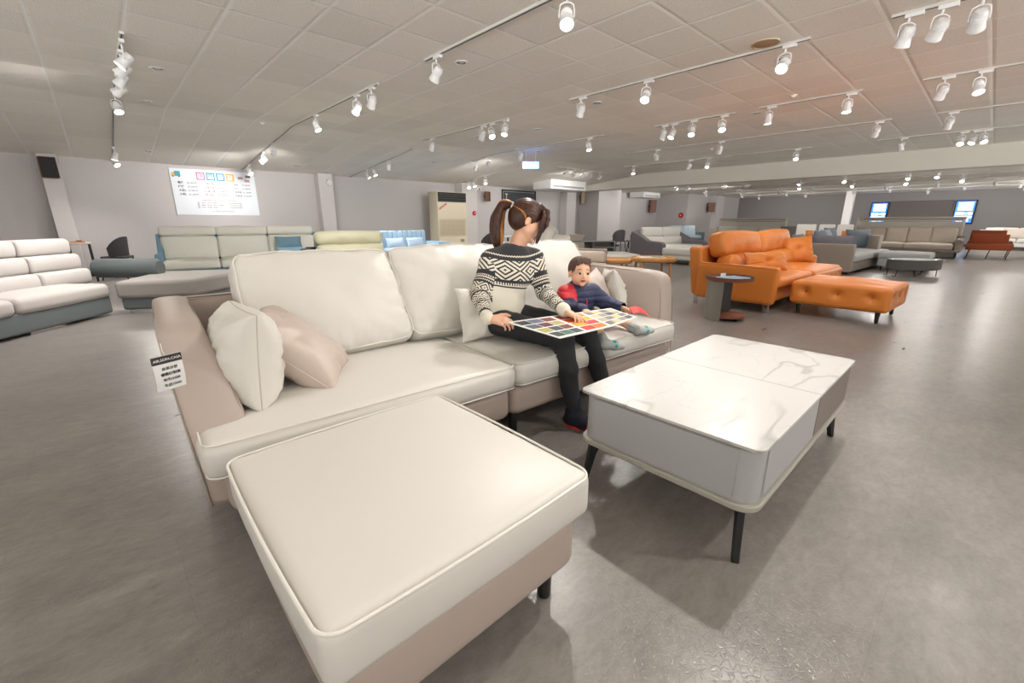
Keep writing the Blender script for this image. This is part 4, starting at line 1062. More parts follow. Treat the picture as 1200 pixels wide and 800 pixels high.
# grey and white loveseat with its ottoman
t = sofa('loveseat', 'dark grey loveseat with white puffy cushions and swept arms beyond the oak tables', 'sofa', (11.75, 6.35), R(-8), 2.3, 1.15, F_dgrey, F_wht, seat=.44, n=2, seats=1, back_h=.26, splits=1, headrest=.28,
         arms=(1,1), arm_style='wing', arm_h=.56, arm_w=.2, lean=16, seed=100, frame_back=.75, legs=(.08,.02), base=(.08,.3), bt=.2)
block_ottoman('ottoman', 'white ottoman with small wooden legs in front of the grey loveseat', (11.35, 5.25), R(-8), 1.35, .95, F_wht, F_wht, z=(.13,.25,.43), lm=M_oak, seed=104, legh=.13)
shell_chair('grey padded chair behind the left side of the grey loveseat', (14.0, 9.3), R(150), F_dgrey, M_black)
shell_chair('beige padded chair just right of the grey padded chair behind the loveseat', (14.5, 8.9), R(160), F_beige, M_black)
t = root('display_stand', 'low dark display stand at the foot of the column', 'stand', (16.6, 10.3, 0), R(-20))
obj('tabletop', G().rbox(0,1.6,0,.5,.3,.34,.01), M_blackm, t)
for x, y in ((.1,.1),(1.5,.1),(.1,.4),(1.5,.4)): obj('leg', leg_mesh(.3,.02,.02), M_blackm, t, loc=(x,y,0))
sofa('loveseat', 'ice-blue small sofa under the wall step, behind the grey loveseat', 'sofa', (21.3, 10.75), R(-32), 1.6, .9, F_bgrey, F_ice, seat=.44, n=2, back_h=.5, arms=(0,1), arm_h=.6, seed=110, frame_back=.8)

# cream sofa with tall panel, behind the orange sofa
dirk = math.atan2(6.6-8.9, .0001+1.0)
t = sofa('three_seat_sofa', 'pale cream three-seat sofa behind the orange sofa', 'sofa', (20.8, 8.95), R(-90), 2.75, .95, F_beige, F_cream, seat=.45, n=3, back_h=.48, arms=(1,0), arm_h=.86, seed=120, frame_back=.9)
def panel(label, loc, rz, W, H):
    t = root('partition_screen', label, 'partition', (loc[0], loc[1], 0), rz)
    obj('panel', G().rbox(0,W,0,.06,.0,H-.16,.01), M_panel, t); obj('top_cabinet', G().rbox(-.02,W+.02,-.05,.2,H-.14,H-.10,.01), M_panel, t)
    obj('cap', G().rbox(-.04,W+.04,-.08,.22,H-.05,H,.01), mat('panel_cap',(206,198,188),.6), t); obj('back_strip', G().rbox(0,W,.02,.18,H-.12,H-.04,.01), mat('panel_strip',(186,178,168),.6), t)  # back strip in a darker beige than the panel
    for x in (0,W): obj('side_post', G().box(x-.03,x+.03,-.04,.2,0,H-.05), M_panel, t)
    return t
panel('pale panel standing behind the cream three-seat sofa', (21.9, 8.9), R(-90), 2.75, 1.28)
t = root('armchair', 'tall grey fabric sample board between the cream sofa and the white chairs', 'sample board', (20.5, 5.9, 0), R(-90))
obj('board', G().rbox(0,.55,0,.08,.1,.95,.02), F_greyg, t); obj('foot', G().box(.0,.55,-.1,.2,0,.1), M_black, t)
for i, y in enumerate((6.35, 5.45, 4.75)):
    t = root('armchair', 'white low-back armchair in the far row, %s from the left' % ORD[i], 'armchair', (24, y, 0), R(-90), 'white armchairs in the far row')
    w_ = (.8,.6,.58)[i]
    obj('back_cushion', G().rbox(0,w_,.45,.65,.4,1.01,.05), F_wht, t); obj('seat_cushion', G().rbox(0,w_,0,.5,.28,.46,.05), F_wht, t); obj('base', G().rbox(.02,w_-.02,.04,.6,.1,.3,.02), F_beige, t)
    for x, yy in ((.06,.08),(w_-.06,.08),(.06,.55),(w_-.06,.55)): obj('leg', leg_mesh(.1,.015,.02), M_black, t, loc=(x,yy,0))
for i, (y, z) in enumerate(((5.75,.5),(4.98,.47),(4.36,.47))):
    pillow('throw_pillow', 'small orange pillow in the far row of white armchairs, %s from the left' % ORD[i], .3, .28, .12, L_orange, (24.2, y, .465), (R(-10),0,R(-90)), 130+i, n=8, pip=0)

# blue-grey sofa, its ottoman and the drum table
t = sofa('sectional_sofa', 'pale grey sectional with taupe side panel and blue-grey loose pillows beside the orange sofa', 'sofa', (11.95, 1.92), R(-3), 3.4, 1.15, F_taupe, F_lgrey, seat=.43, n=3, seats=2, back_h=.0001, backs=1,
         arms=(1,0), arm_h=.66, arm_w=.12, frame_back=.66, seed=140, legs=(.05,.03), base=(.05,.27))
for c in [c for c in bpy.data.objects if c.parent == t and c.name.startswith('back_cushion')]: bpy.data.objects.remove(c)
for i, (dx, dy, w_, h_, m, rz_, lab) in enumerate([(.05,1.05,.9,.42,F_dgrey,0,'dark grey pillow standing at the left end of the grey sectional'),(.42,.55,.85,.40,F_dgrey,-84,'long grey pillow along the taupe side of the grey sectional'),
        (.85,.78,.75,.5,F_bgrey,-4,'blue-grey pillow at the back of the grey sectional, left one'),(1.35,.78,.7,.52,mat('fabric_silver',(158,166,176),.8),-3,'silvery pillow at the back of the grey sectional, middle one'),
        (1.9,.8,.75,.56,F_bgrey,-6,'blue-grey pillow at the back of the grey sectional, right one')]):
    pillow('throw_pillow', lab, w_, h_, .2, m, (11.95+dx, 1.92+dy, .45), (R(-14),0,R(rz_)), 150+i, n=12, pip=0)
block_ottoman('ottoman', 'pale grey ottoman behind the dark drum table', (13.7, .8), 0, 1.15, .95, F_lgrey, F_lgrey, z=(.1,.28,.42), seed=160)
pillow('throw_pillow', 'large blue-grey pillow standing on the right end of the grey sectional', .95, .5, .16, F_bgrey, (15.0, 2.35, .45), (R(-12),0,R(-25)), 165, n=12, pip=0)
obj_b = root('backrest_panel', 'thin beige leaning backrest at the right end of the grey sectional', 'backrest', (14.9, 1.9, .43), R(-50)); obj('pad', G().rbox(-.04,.04,0,.55,0,.36,.02), F_beige, obj_b)
t = root('drum_table', 'oval dark grey drum coffee table with slim wire legs beyond the orange ottoman', 'coffee table', (12.75, 1.0, 0), R(-45))
prof = [(.5*math.cos(2*PI*k/36), .34*math.sin(2*PI*k/36)) for k in range(36)]
obj('drum', G().prism(prof, .15, .355, 'z'), mat('drum_grey',(84,82,82),.5), t, bevel=.008)
obj('tabletop', G().prism([(x*.97,y*.97) for x,y in prof], .355, .362, 'z'), mat('drum_top',(150,156,158),.25), t)
obj('end_panel', G().prism([(.47,-.14),(.53,-.1),(.53,.1),(.47,.14)], .15, .37, 'z'), F_taupe, t, bevel=.01)
for x, y in ((-.4,-.12),(.4,-.14),(-.35,.18),(.35,.18)): obj('leg', G().tube([(x,y,.16),(x*1.03,y,.01),(x*1.03,y+.08,.006)], .008, 6), M_black, t)
obj('center_leg', G().tube([(.02,-.1,0),(0,-.06,.16)], [.02,.03], 8), mat('wood_dark',(92,62,50),.5), t)

# beige four-seat sofa with panel
t = sofa('four_seat_sofa', 'beige four-seat leather sofa facing the aisle before the dark far wall', 'sofa', (19.3, 3.25), R(-90), 2.75, .95, F_taupe, F_beige, seat=.46, n=4, seats=2, back_h=.5, arms=(1,1), arm_style='roll', arm_h=.62, arm_w=.2, seed=170,
         frame_back=.7, base=(.2,.3), legs=(.2,.02))
panel('pale panel standing behind the beige four-seat sofa', (20.4, 3.36), R(-90), 2.72, 1.29)
# rust bench sofa
t = root('bench_sofa', 'rust-orange stepped leather bench sofa on thin legs at the right', 'sofa', (20.35, .45, 0), R(-90))
obj('seat', G().rbox(0,1.02,-.05,.55,.27,.46,.015), F_rust, t); obj('backrest', G().rbox(.08,.9,.5,.64,.42,.74,.015), F_rust, t); obj('headrest', G().rbox(.02,.82,1.0,1.15,.5,.86,.015), F_rust, t)
obj('rear_seat', G().rbox(.0,1.0,.64,1.3,.3,.52,.015), F_rust, t)
for x in (.1,.55,.97): obj('leg', G().tube([(x-.05,.0,0),(x,.05,.28)], .012, 8), M_black, t)
for x in (.1,.97): obj('leg', G().tube([(x-.05,1.25,0),(x,1.2,.31)], .012, 8), M_black, t)
# white sofa by the far wall
sofa('sectional_sofa', 'long white leather sofa along the far wall at the right edge', 'sofa', (27.3, .35), R(-90), 4.2, 1.0, F_wht, F_wht, seat=.45, n=4, back_h=.45, arms=(1,1), arm_h=.62, seed=180, frame_back=.8)
for i in range(3): pillow('throw_pillow', 'white pillow on the long white sofa at the right, %s from the left' % ORD[i], .7, .42, .16, F_beige, (27.5, -.7-.9*i, .46), (R(-15),0,R(-90)), 190+i, n=10, pip=0, group='white pillows on the far white sofa')
# far wall screens and dark panel
M_scr = mat('screen_glow', (30,110,200), .3, emit=(40,120,255), estr=1.6); M_scrw = mat('screen_white', (250,250,250), .3, emit=(235,245,255), estr=3.2)
for (ya, lab) in ((4.52, 'blue lit menu screen on the far wall, left of the dark panel'), (1.38, 'blue lit menu screen on the far wall, right of the dark panel')):
    t = root('wall_screen', lab, 'screen', (29.98, ya, 1.02), R(-90))
    obj('bezel', G().rbox(0,.72,-.06,0,0,1.08,.01), M_blackm, t); obj('display', G().box(.04,.66,-.065,-.06,.06,1.03), M_scr, t)
    for a in ((.12,.6,.62,.97),(.08,.2,.42,.53),(.23,.35,.42,.53),(.38,.48,.44,.51),(.5,.63,.42,.53),(.07,.63,.26,.36),(.15,.36,.12,.21),(.4,.55,.12,.21)):
        obj('menu_tile', G().rbox(a[0],a[1],-.069,-.065,a[2],a[3],.001), M_scrw, t)
t = root('dark_wall_panel', 'plain dark rectangular panel on the far wall between the two screens', 'panel', (29.98, 3.75, 1.25), R(-90))
obj('panel', G().box(0,2.3,-.04,0,0,.86), mat('panel_dark',(92,86,84),.7), t); obj('frame', G().tube([(0,-.04,0),(2.3,-.04,0),(2.3,-.04,.86),(0,-.04,.86)], .012, 6, closed=True), MATS['panel_dark'], t)
# ---------------------------------------------------------------- orange sofa group
t = root('orange_sofa', 'bright orange leather two-seat sofa with tufted cushions', 'sofa', (6.05, 1.72, 0), R(-2))
W_, D_ = 3.0, 1.12
O_edge = mat('orange_seam', (190, 100, 24), .5)
g = G(); cushion(g, .1, W_-.05, .02, D_-.1, .13, .33, r=.04, crown=0, puff=.005, wr=.003, div=(16,6,2)); obj('base', g, L_orange, t)
# left arm is a thin tall slab, slightly flared
def slab_arm(x, flare, h=.60, y0=-.02, y1=1.0):
    g = G(); g.rbox(x, x+.13, y0, y1, .11, h, .05, 4, (2,10,6), lambda p,u: (p[0]+flare*(u[2]+1)/2+.006*nz(p,4,3), p[1]-.03*(u[2]+1)/2*(1 if p[1]<0 else 0), p[2]))
    a = obj('armrest', g, L_orange, t)
    g = G(); g.tube([(x+flare+.005,y0-.02,h-.03),(x+flare+.005,.4,h-.01),(x+flare+.01,y1-.03,h-.01)], .004, 6); obj('seam', g, O_edge, a)
slab_arm(0, -.03)
g = G(); g.rbox(W_-.16, W_+.02, .35, 1.05, .12, .58, .05, 4, (2,6,6), lambda p,u: (p[0]+.06*(u[2]+1)/2, p[1], p[2])); obj('armrest', g, L_orange, t)
g = G(); g.rbox(0.02, W_, .93, 1.12, .12, .80, .05, 4, (10,2,6), lambda p,u: (p[0], p[1]+.05*u[2], p[2]+.01*u[1]))
obj('back_frame', g, L_orange, t)
for i, (a, b) in enumerate(((.13,1.42),(1.425,2.86))):
    y0 = -.04 if i == 0 else -.05
    g = G(); cushion(g, a, b, y0, .92, .32, .455, r=.05, crown=.04, puff=.012, wr=.004, seed=210+i, div=(20,14,3)); obj('seat_cushion', g, L_orange, t)
# tufted front of the seat on the right
g = G(); cushion(g, 1.45, 2.86, -.075, .02, .16, .42, r=.04, crown=.02, puff=.0, wr=.003, seed=220, div=(30,2,8), axis=1, tufts=[(-.8+.4*k,0,.035,.05) for k in range(5)]); obj('front_panel', g, L_orange, t)
for i, (cx, w_) in enumerate(((.78,1.24),(2.08,1.26))):
    for k, (z0, z1) in enumerate(((0,.26),(.24,.58))):
        g = G()
        tf = [(u_, -.78 if k else .78, .05, .13) for u_ in (-.55,-.05,.45)]
        cushion(g, -w_/2, w_/2, -.13, .13, z0, z1, r=.08, crown=.05, puff=.025, wr=.014, ws=5, seed=230+i*3+k, div=(26,3,12), axis=1, tufts=tf)
        obj('back_cushion', g, L_orange, t, loc=(cx, .66+.06*k, .43), rot=(R(-12 if k == 0 else -16), R(-2 if i else 1), 0))
for x, y in ((.07,.06),(W_-.12,.08),(.07,1.0),(W_-.12,1.0)): obj('leg', G().rbox(x-.012,x+.012,y-.03,y+.03,0,.13,.004), M_chrome, t)
for x, y in ((1.4,.2),(1.5,.9)): obj('leg', leg_mesh(.14,.02,.02), M_black, t, loc=(x,y,0))
def opil(lab, w, h, loc, rot, seed):
    return pillow('throw_pillow', lab, w, h, .19, L_orange, loc, rot, seed, mpipe=O_edge, wr=.009, pull=[(0,0,.06,.22)])
opil('orange lumbar pillow with center dimple behind the near arm of the orange sofa', .78, .29, (6.72, 2.0, .47), (R(-22),0,R(-22)), 240)
opil('orange square tufted pillow at the far right arm of the orange sofa', .5, .45, (8.62, 2.12, .47), (R(-20),R(-6),R(-52)), 241)
# tufted orange ottoman
t = root('ottoman', 'orange tufted leather ottoman on black castor legs in front of the orange sofa', 'ottoman', (6.27, .60, 0), R(-3))
g = G()
def fnO(P, u):
    q = [P[0], P[1], P[2]]
    q[2] += .03*(1-u[0]**2)*(1-u[1]**2)*(1 if u[2] > 0 else 0) + .006*nz(q, 5, 4)
    hx, hy = .49, .5
    for k in (-.66, 0, .66):
        if u[0] < -.4: q[0] += .045*math.exp(-(((u[1]-k)*hy)**2+(P[2]*1.0-.02)**2)/.0022)
        if u[1] < -.4: q[1] += .045*math.exp(-(((u[0]-k)*hx)**2+(P[2]*1.0-.02)**2)/.0022)
        if u[2] > .4:
            for j in (-.6, .6): q[2] -= .012*math.exp(-(((u[0]-k)*hx)**2+((u[1]-j)*hy)**2)/.01)
    return q
g.rbox(0, .98, 0, 1.0, .14, .43, .05, 4, (34,34,10), fnO); obj('body', g, L_orange, t)
for k in (.17,.5,.83):
    g = G(); g.lathe([(.0001,.012),(.01,.01),(.013,.003),(.0001,0)], 12); obj('button', g, O_edge, t, loc=(.04,k,.31), rot=(0,-PI/2,0))
for x, y in ((.1,.1),(.88,.1),(.1,.9),(.88,.9)):
    g = G(); g.tube([(x,y,.15),(x-.01,y,.08),(x+.01,y,.02),(x+.03,y,.01)], [.03,.022,.02,.012], 10, flat=1); obj('leg', g, M_black, t)
# side table with curved metal shell
t = root('side_table', 'round brown-topped side table with curved grey metal shell beside the orange sofa', 'side table', (5.43, 2.02, 0), R(-43))
M_shell = mat('shell_greige', (150, 146, 136), .35, metal=.3); M_brown = mat('side_brown', (128, 74, 52), .5)
M_shd = mat('shell_inner_dark', (58, 56, 56), .4)
r0 = .235
def arc(a0, a1, n=20): return [R(a0+(a1-a0)*i/n) for i in range(n+1)]
g = G()
for nm, rr in (('o', r0), ): pass
aa = arc(158, 232); vs = []; fs = []
for rr in (r0, r0-.006):
    for z in (0, .505):
        for a in aa: vs.append((rr*math.cos(a), rr*math.sin(a), z))
n_ = len(aa)
for i in range(n_-1):
    fs += [(i,i+1,n_+i+1,n_+i), (2*n_+i,3*n_+i,3*n_+i+1,2*n_+i+1), (n_+i,n_+i+1,3*n_+i+1,3*n_+i), (i,2*n_+i,2*n_+i+1,i+1)]
fs += [(0,n_,3*n_,2*n_), (n_-1,3*n_-1,4*n_-1,2*n_-1)]
g.add(vs, fs); obj('shell', g, M_shell, t)
g = G(); g.prism([(-.03,.12),(.10,.12),(.13,.15),(-.06,.15)], .03, .47, 'z'); obj('column', g, M_shd, t)
obj('base_disc', G().lathe([(.0001,.03),(r0-.03,.03),(r0-.012,.035),(r0-.01,.055),(r0-.02,.06),(.0001,.06)], 40), M_brown, t)
obj('tray', G().lathe([(.0001,.47),(r0+.0,.465),(r0+.03,.475),(r0+.035,.51),(r0+.028,.51),(r0+.02,.485),(.0001,.483)], 44), M_brown, t)
obj('tray_rim', G().tube([((r0+.033)*math.cos(2*PI*k/44),(r0+.033)*math.sin(2*PI*k/44),.511) for k in range(44)], .005, 6, closed=True), M_shd, t)
for a in (290, 20, 110): g = G(); g.lathe([(.012,0),(.012,.03)], 10); obj('castor', g, M_black, t, loc=(.18*math.cos(R(a)),.18*math.sin(R(a)),0))
o = root('magazine', 'light blue magazine lying on the round side table', 'magazine', (5.45, 2.0, .486), R(-25))
obj('pages', G().rbox(-.14,.14,-.1,.1,0,.018,.002), M_paper, o); obj('cover', G().box(-.14,.14,-.1,.1,.018,.0195), mat('cover_blue',(110,190,225),.35), o)
obj('title_band', G().box(-.12,.10,.05,.08,.0195,.0203), M_paper, o)
o = root('magazine', 'deeper blue catalogue under the light blue magazine on the side table', 'magazine', (5.55, 1.92, .486), R(5))
obj('pages', G().rbox(-.08,.08,-.08,.08,0,.012,.002), M_paper, o); obj('cover', G().box(-.08,.08,-.08,.08,.012,.0135), mat('cover_blue2',(40,150,205),.35), o)
o = root('card_holder', 'small clear card holder on the round side table', 'card holder', (5.52, 2.13, .486), R(-30))
obj('stand', G().rbox(-.04,.04,-.02,.02,0,.01,.002), M_white, o); obj('card', G().box(-.035,.035,-.002,.002,.008,.05), M_paper, o)
# ---------------------------------------------------------------- people: smooth-union bodies, meshed by surface nets
class Field:
    def __init__(s, lo, hi, h):
        s.lo = np.array(lo, float); s.h = h
        s.n = np.ceil((np.array(hi)-s.lo)/h).astype(int)+1
        s.D = np.full(s.n, 1.0, np.float32)
    def _sub(s, lo, hi):
        a = np.maximum(0, np.floor((lo-s.lo)/s.h).astype(int)); b = np.minimum(s.n, np.ceil((hi-s.lo)/s.h).astype(int)+1)
        if np.any(b <= a): return None
        ax = [s.lo[i]+s.h*np.arange(a[i], b[i]) for i in range(3)]
        P = np.stack(np.meshgrid(*ax, indexing='ij'), -1)
        return tuple(slice(a[i], b[i]) for i in range(3)), P
    def _mix(s, sl, d, k, sub=False):
        D = s.D[sl]; d = d.astype(np.float32)
        if sub:
            D2 = -D; h = np.clip(.5+.5*(D2-d)/k, 0, 1); s.D[sl] = -((D2*(1-h)+d*h) - k*h*(1-h)); return
        h = np.clip(.5+.5*(d-D)/k, 0, 1)
        s.D[sl] = d*(1-h)+D*h - k*h*(1-h)
    def cap(s, a, b, ra, rb, k=.02, flat=None, sub=False):
        a = np.array(a, float); b = np.array(b, float); m = max(ra, rb)+k+3*s.h
        r = s._sub(np.minimum(a, b)-m, np.maximum(a, b)+m)
        if r is None: return s
        sl, P = r; ab = b-a; t = np.clip(((P-a)@ab)/max(ab@ab, 1e-9), 0, 1)
        Q = P-(a+t[..., None]*ab)
        if flat is not None:                       # (axis, factor): squash distance along an axis
            ax = np.array(flat[0], float); ax /= np.linalg.norm(ax)
            c = Q@ax; Q = Q+(c*(1/flat[1]-1))[..., None]*ax
            d = (np.linalg.norm(Q, axis=-1)-(ra+(rb-ra)*t))*(flat[1] if flat[1] < 1 else 1)
        else: d = np.linalg.norm(Q, axis=-1)-(ra+(rb-ra)*t)
        s._mix(sl, d, k, sub); return s
    def chain(s, pts, rs, k=.02, **kw):
        for i in range(len(pts)-1): s.cap(pts[i], pts[i+1], rs[i], rs[i+1], k, **kw)
        return s
    def ell(s, c, r, M=None, k=.02, sub=False):
        c = np.array(c, float); r = np.array(r, float); m = max(r)+k+3*s.h
        q = s._sub(c-m, c+m)
        if q is None: return s
        sl, P = q; Q = P-c
        if M is not None: Q = Q@np.array(M)         # columns of M: local axes in the room
        k0 = np.linalg.norm(Q/r, axis=-1); k1 = np.linalg.norm(Q/(r*r), axis=-1)
        d = k0*(k0-1)/np.maximum(k1, 1e-6)
        s._mix(sl, d, k, sub); return s
    def disp(s, fn, amp=None):
        ax = [s.lo[i]+s.h*np.arange(s.n[i]) for i in range(3)]
        m = np.abs(s.D) < .03
        idx = np.argwhere(m); P = s.lo+idx*s.h
        s.D[m] += fn(P).astype(np.float32); return s
    def mesh(s):
        D = s.D; I = D < 0
        c = [I[dx:D.shape[0]-1+dx, dy:D.shape[1]-1+dy, dz:D.shape[2]-1+dz] for dx in (0,1) for dy in (0,1) for dz in (0,1)]
        cnt = sum(x.astype(np.int8) for x in c); cells = np.argwhere((cnt > 0) & (cnt < 8))
        cid = -np.ones(cnt.shape, np.int32); cid[tuple(cells.T)] = np.arange(len(cells))
        acc = np.zeros((len(cells), 3)); num = np.zeros(len(cells))
        offs = [(dx,dy,dz) for dx in (0,1) for dy in (0,1) for dz in (0,1)]
        for i, a in enumerate(offs):
            for b in offs[i+1:]:
                if sum(abs(a[q]-b[q]) for q in range(3)) != 1: continue
                A_ = cells+a; B_ = cells+b
                da = D[tuple(A_.T)]; db = D[tuple(B_.T)]; m = (da < 0) != (db < 0)
                t = np.where(m, da/np.where(m, da-db, 1), 0)
                p = np.array(a)+t[:, None]*(np.array(b)-np.array(a))
                acc[m] += p[m]; num[m] += 1
        V = s.lo+(cells+acc/num[:, None])*s.h
        F = []
        for ax in range(3):
            o1, o2 = [q for q in range(3) if q != ax]
            sh = [slice(None)]*3; sh2 = [slice(None)]*3; sh[ax] = slice(0, -1); sh2[ax] = slice(1, None)
            X = I[tuple(sh)] != I[tuple(sh2)]
            e = np.argwhere(X)
            e = e[(e[:, o1] > 0) & (e[:, o2] > 0) & (e[:, o1] < D.shape[o1]-1) & (e[:, o2] < D.shape[o2]-1)]
            q = []
            for (u_, v_) in ((-1,-1),(0,-1),(0,0),(-1,0)):
                c_ = e.copy(); c_[:, o1] += u_; c_[:, o2] += v_; q.append(cid[tuple(c_.T)])
            q = np.stack(q, 1)
            ins = I[tuple(e.T)]
            flip = ins if ax != 1 else ~ins
            q[~flip] = q[~flip][:, ::-1]
            F.append(q)
        F = np.concatenate(F)
        return V, F[(F >= 0).all(1)]
def net(name, fld, mats, parent, cls=None, uv=None, smooth_it=2, loc=(0,0,0)):
    V, F = fld.mesh()
    me = bpy.data.meshes.new(name); me.from_pydata((V-np.array(loc)).tolist(), [], F.tolist())
    for m in mats: me.materials.append(m)
    me.polygons.foreach_set('use_smooth', [True]*len(me.polygons))
    C = V[F].mean(1)
    if cls is not None: me.polygons.foreach_set('material_index', cls(C).astype(int))
    if uv is not None:
        l = me.uv_layers.new(name='pattern'); U = uv(V, F, C).reshape(-1, 2); l.data.foreach_set('uv', U.astype(np.float32).ravel())
    me.update()
    o = bpy.data.objects.new(name, me); COL.objects.link(o); o.parent = parent
    if smooth_it:
        md = o.modifiers.new('smooth', 'SMOOTH'); md.factor = .5; md.iterations = smooth_it
    return o
def basis(f, up):
    """columns: right(x), forward(y), up(z)"""
    f = np.array(f, float); f /= np.linalg.norm(f); up = np.array(up, float)
    r = np.cross(f, up); r /= np.linalg.norm(r); u = np.cross(r, f)
    return np.stack([r, f, u], 1)
def V3(*a): return np.array(a, float)
def npn(P, s, seed=0):     # cheap smooth noise for folds
    x, y, z = P[:, 0]*s+seed, P[:, 1]*s+seed*2.1, P[:, 2]*s-seed*1.3
    return (np.sin(x+1.7*np.sin(y*.9))+np.sin(y*1.3+1.3*np.sin(z*1.1))+np.sin(z*1.2+1.5*np.sin(x*.8)))/3

SKIN = mat('skin', (226, 178, 150), .5, spec=.4, mottle=.03, mscale=30)
SKINC = mat('skin_child', (238, 188, 156), .5, spec=.4, mottle=.03, mscale=30)
LIP = mat('lips', (190, 100, 92), .45); MOUTH = mat('mouth_dark', (90, 40, 38), .5); NAIL = mat('nail', (236, 190, 176), .3)
HAIR = mat('hair_brown', (66, 40, 30), .4, spec=.35, mottle=.4, mscale=45)
HAIRC = mat('hair_child', (84, 58, 44), .5, mottle=.3, mscale=80)
HAIRG = mat('hair_golden', (176, 118, 52), .45, mottle=.2, mscale=60)
for h_ in (HAIR, HAIRG, HAIRC):
    pass
EYEW = mat('eye_white', (240, 238, 234), .2); IRIS = mat('iris', (38, 24, 18), .15); BROW = mat('brow', (88, 62, 48), .7)

def head_field(f, c, M, s, child=False):
    """c = centre of the skull, M = basis (right, forward, up), s = head height"""
    L = lambda x, y, z: c + M@V3(x*s, y*s, z*s)
    f.ell(L(0,-.06,.10), (.325*s,.40*s,.36*s), M, k=.01)                        # skull
    if child:
        f.ell(L(0,.06,-.16), (.275*s,.29*s,.26*s), M, k=.04*s)                    # face
        for sx in (-1, 1): f.ell(L(.15*sx,.17,-.22), (.12*s,.11*s,.12*s), M, k=.05*s)  # cheeks
        f.ell(L(0,.24,-.37), (.09*s,.07*s,.07*s), M, k=.05*s)                     # chin
        f.cap(L(0,.335,-.03), L(0,.375,-.15), .018*s, .045*s, k=.03*s)            # nose
        for sx in (-1, 1): f.ell(L(.035*sx,.355,-.165), (.03*s,.03*s,.025*s), M, k=.015*s)
        lipz = -.27
    else:
        f.ell(L(0,.08,-.15), (.255*s,.28*s,.28*s), M, k=.05*s)
        f.cap(L(.19,.0,-.26), L(.02,.28,-.43), .07*s, .055*s, k=.05*s); f.cap(L(-.19,.0,-.26), L(-.02,.28,-.43), .07*s, .055*s, k=.05*s)
        for sx in (-1, 1): f.ell(L(.14*sx,.22,-.14), (.09*s,.08*s,.08*s), M, k=.05*s)
        f.cap(L(0,.345,.02), L(0,.41,-.14), .02*s, .035*s, k=.03*s)
        for sx in (-1, 1): f.ell(L(.035*sx,.375,-.155), (.026*s,.028*s,.022*s), M, k=.012*s)
        lipz = -.27
    y_ = .335 if not child else .325
    f.ell(L(0,y_+.012,lipz+.022), (.075*s,.03*s,.02*s), M, k=.012*s); f.ell(L(0,y_+.008,lipz-.028), (.065*s,.03*s,.022*s), M, k=.012*s)
    for sx in (-1, 1):       # brow ridge and eye sockets

        e = L(.325*sx,-.06,-.09)
        f.ell(e, (.03*s,.06*s,.10*s), M, k=.012*s); f.ell(e+M@V3(.02*sx*s,.012*s,.01*s), (.018*s,.03*s,.06*s), M, k=.006*s, sub=True)
def face_parts(root_, c, M, s, org, child=False):
    L = lambda x, y, z: c + M@V3(x*s, y*s, z*s) - org
    R4 = Matrix([list(M[0]), list(M[1]), list(M[2])]).to_euler()
    for sx in (-1, 1):
        yf = .292 if child else .30
        g = G(); n = 10
        g.lathe([(.0001,0),(.5,.04),(.85,.02),(1,-.06)], 18)
        sc = (.062*s, .036*s, .05*s)
        g.v = [(x*sc[0], -(0-z*.35*s)*1.0, y*sc[1]) for x, y, z in g.v]
        e = obj('eye', g, EYEW, root_, loc=L(.128*sx, yf+.018, -.055), rot=R4)
        g = G(); g.lathe([(.0001,.006*s),(.030*s,.005*s),(.036*s,-.002*s)], 14); g.v = [(x, z, y) for x, y, z in g.v]
        ir = obj('iris', g, IRIS, e, loc=((-.012*s if child else .004*s), .024*s, (.004*s if child else -.01*s)))
        g = G(); g.tube([(-.064*s,.0,-.002*s),(-.03*s,.02*s,.026*s),(.02*s,.022*s,.03*s),(.066*s,.0,.004*s)], [.003*s,.0075*s,.0075*s,.003*s], 6)
        obj('eyelid', g, BROW, e)
        g = G(); g.tube([(-.075*s,-.006*s,0),(-.03*s,.012*s,.02*s),(.03*s,.014*s,.024*s),(.08*s,-.012*s,.006*s)], [.004*s,.012*s,.011*s,.004*s], 6, flat=.6)
        obj('eyebrow', g, BROW, root_, loc=L(.135*sx, yf+.035, .055), rot=R4)
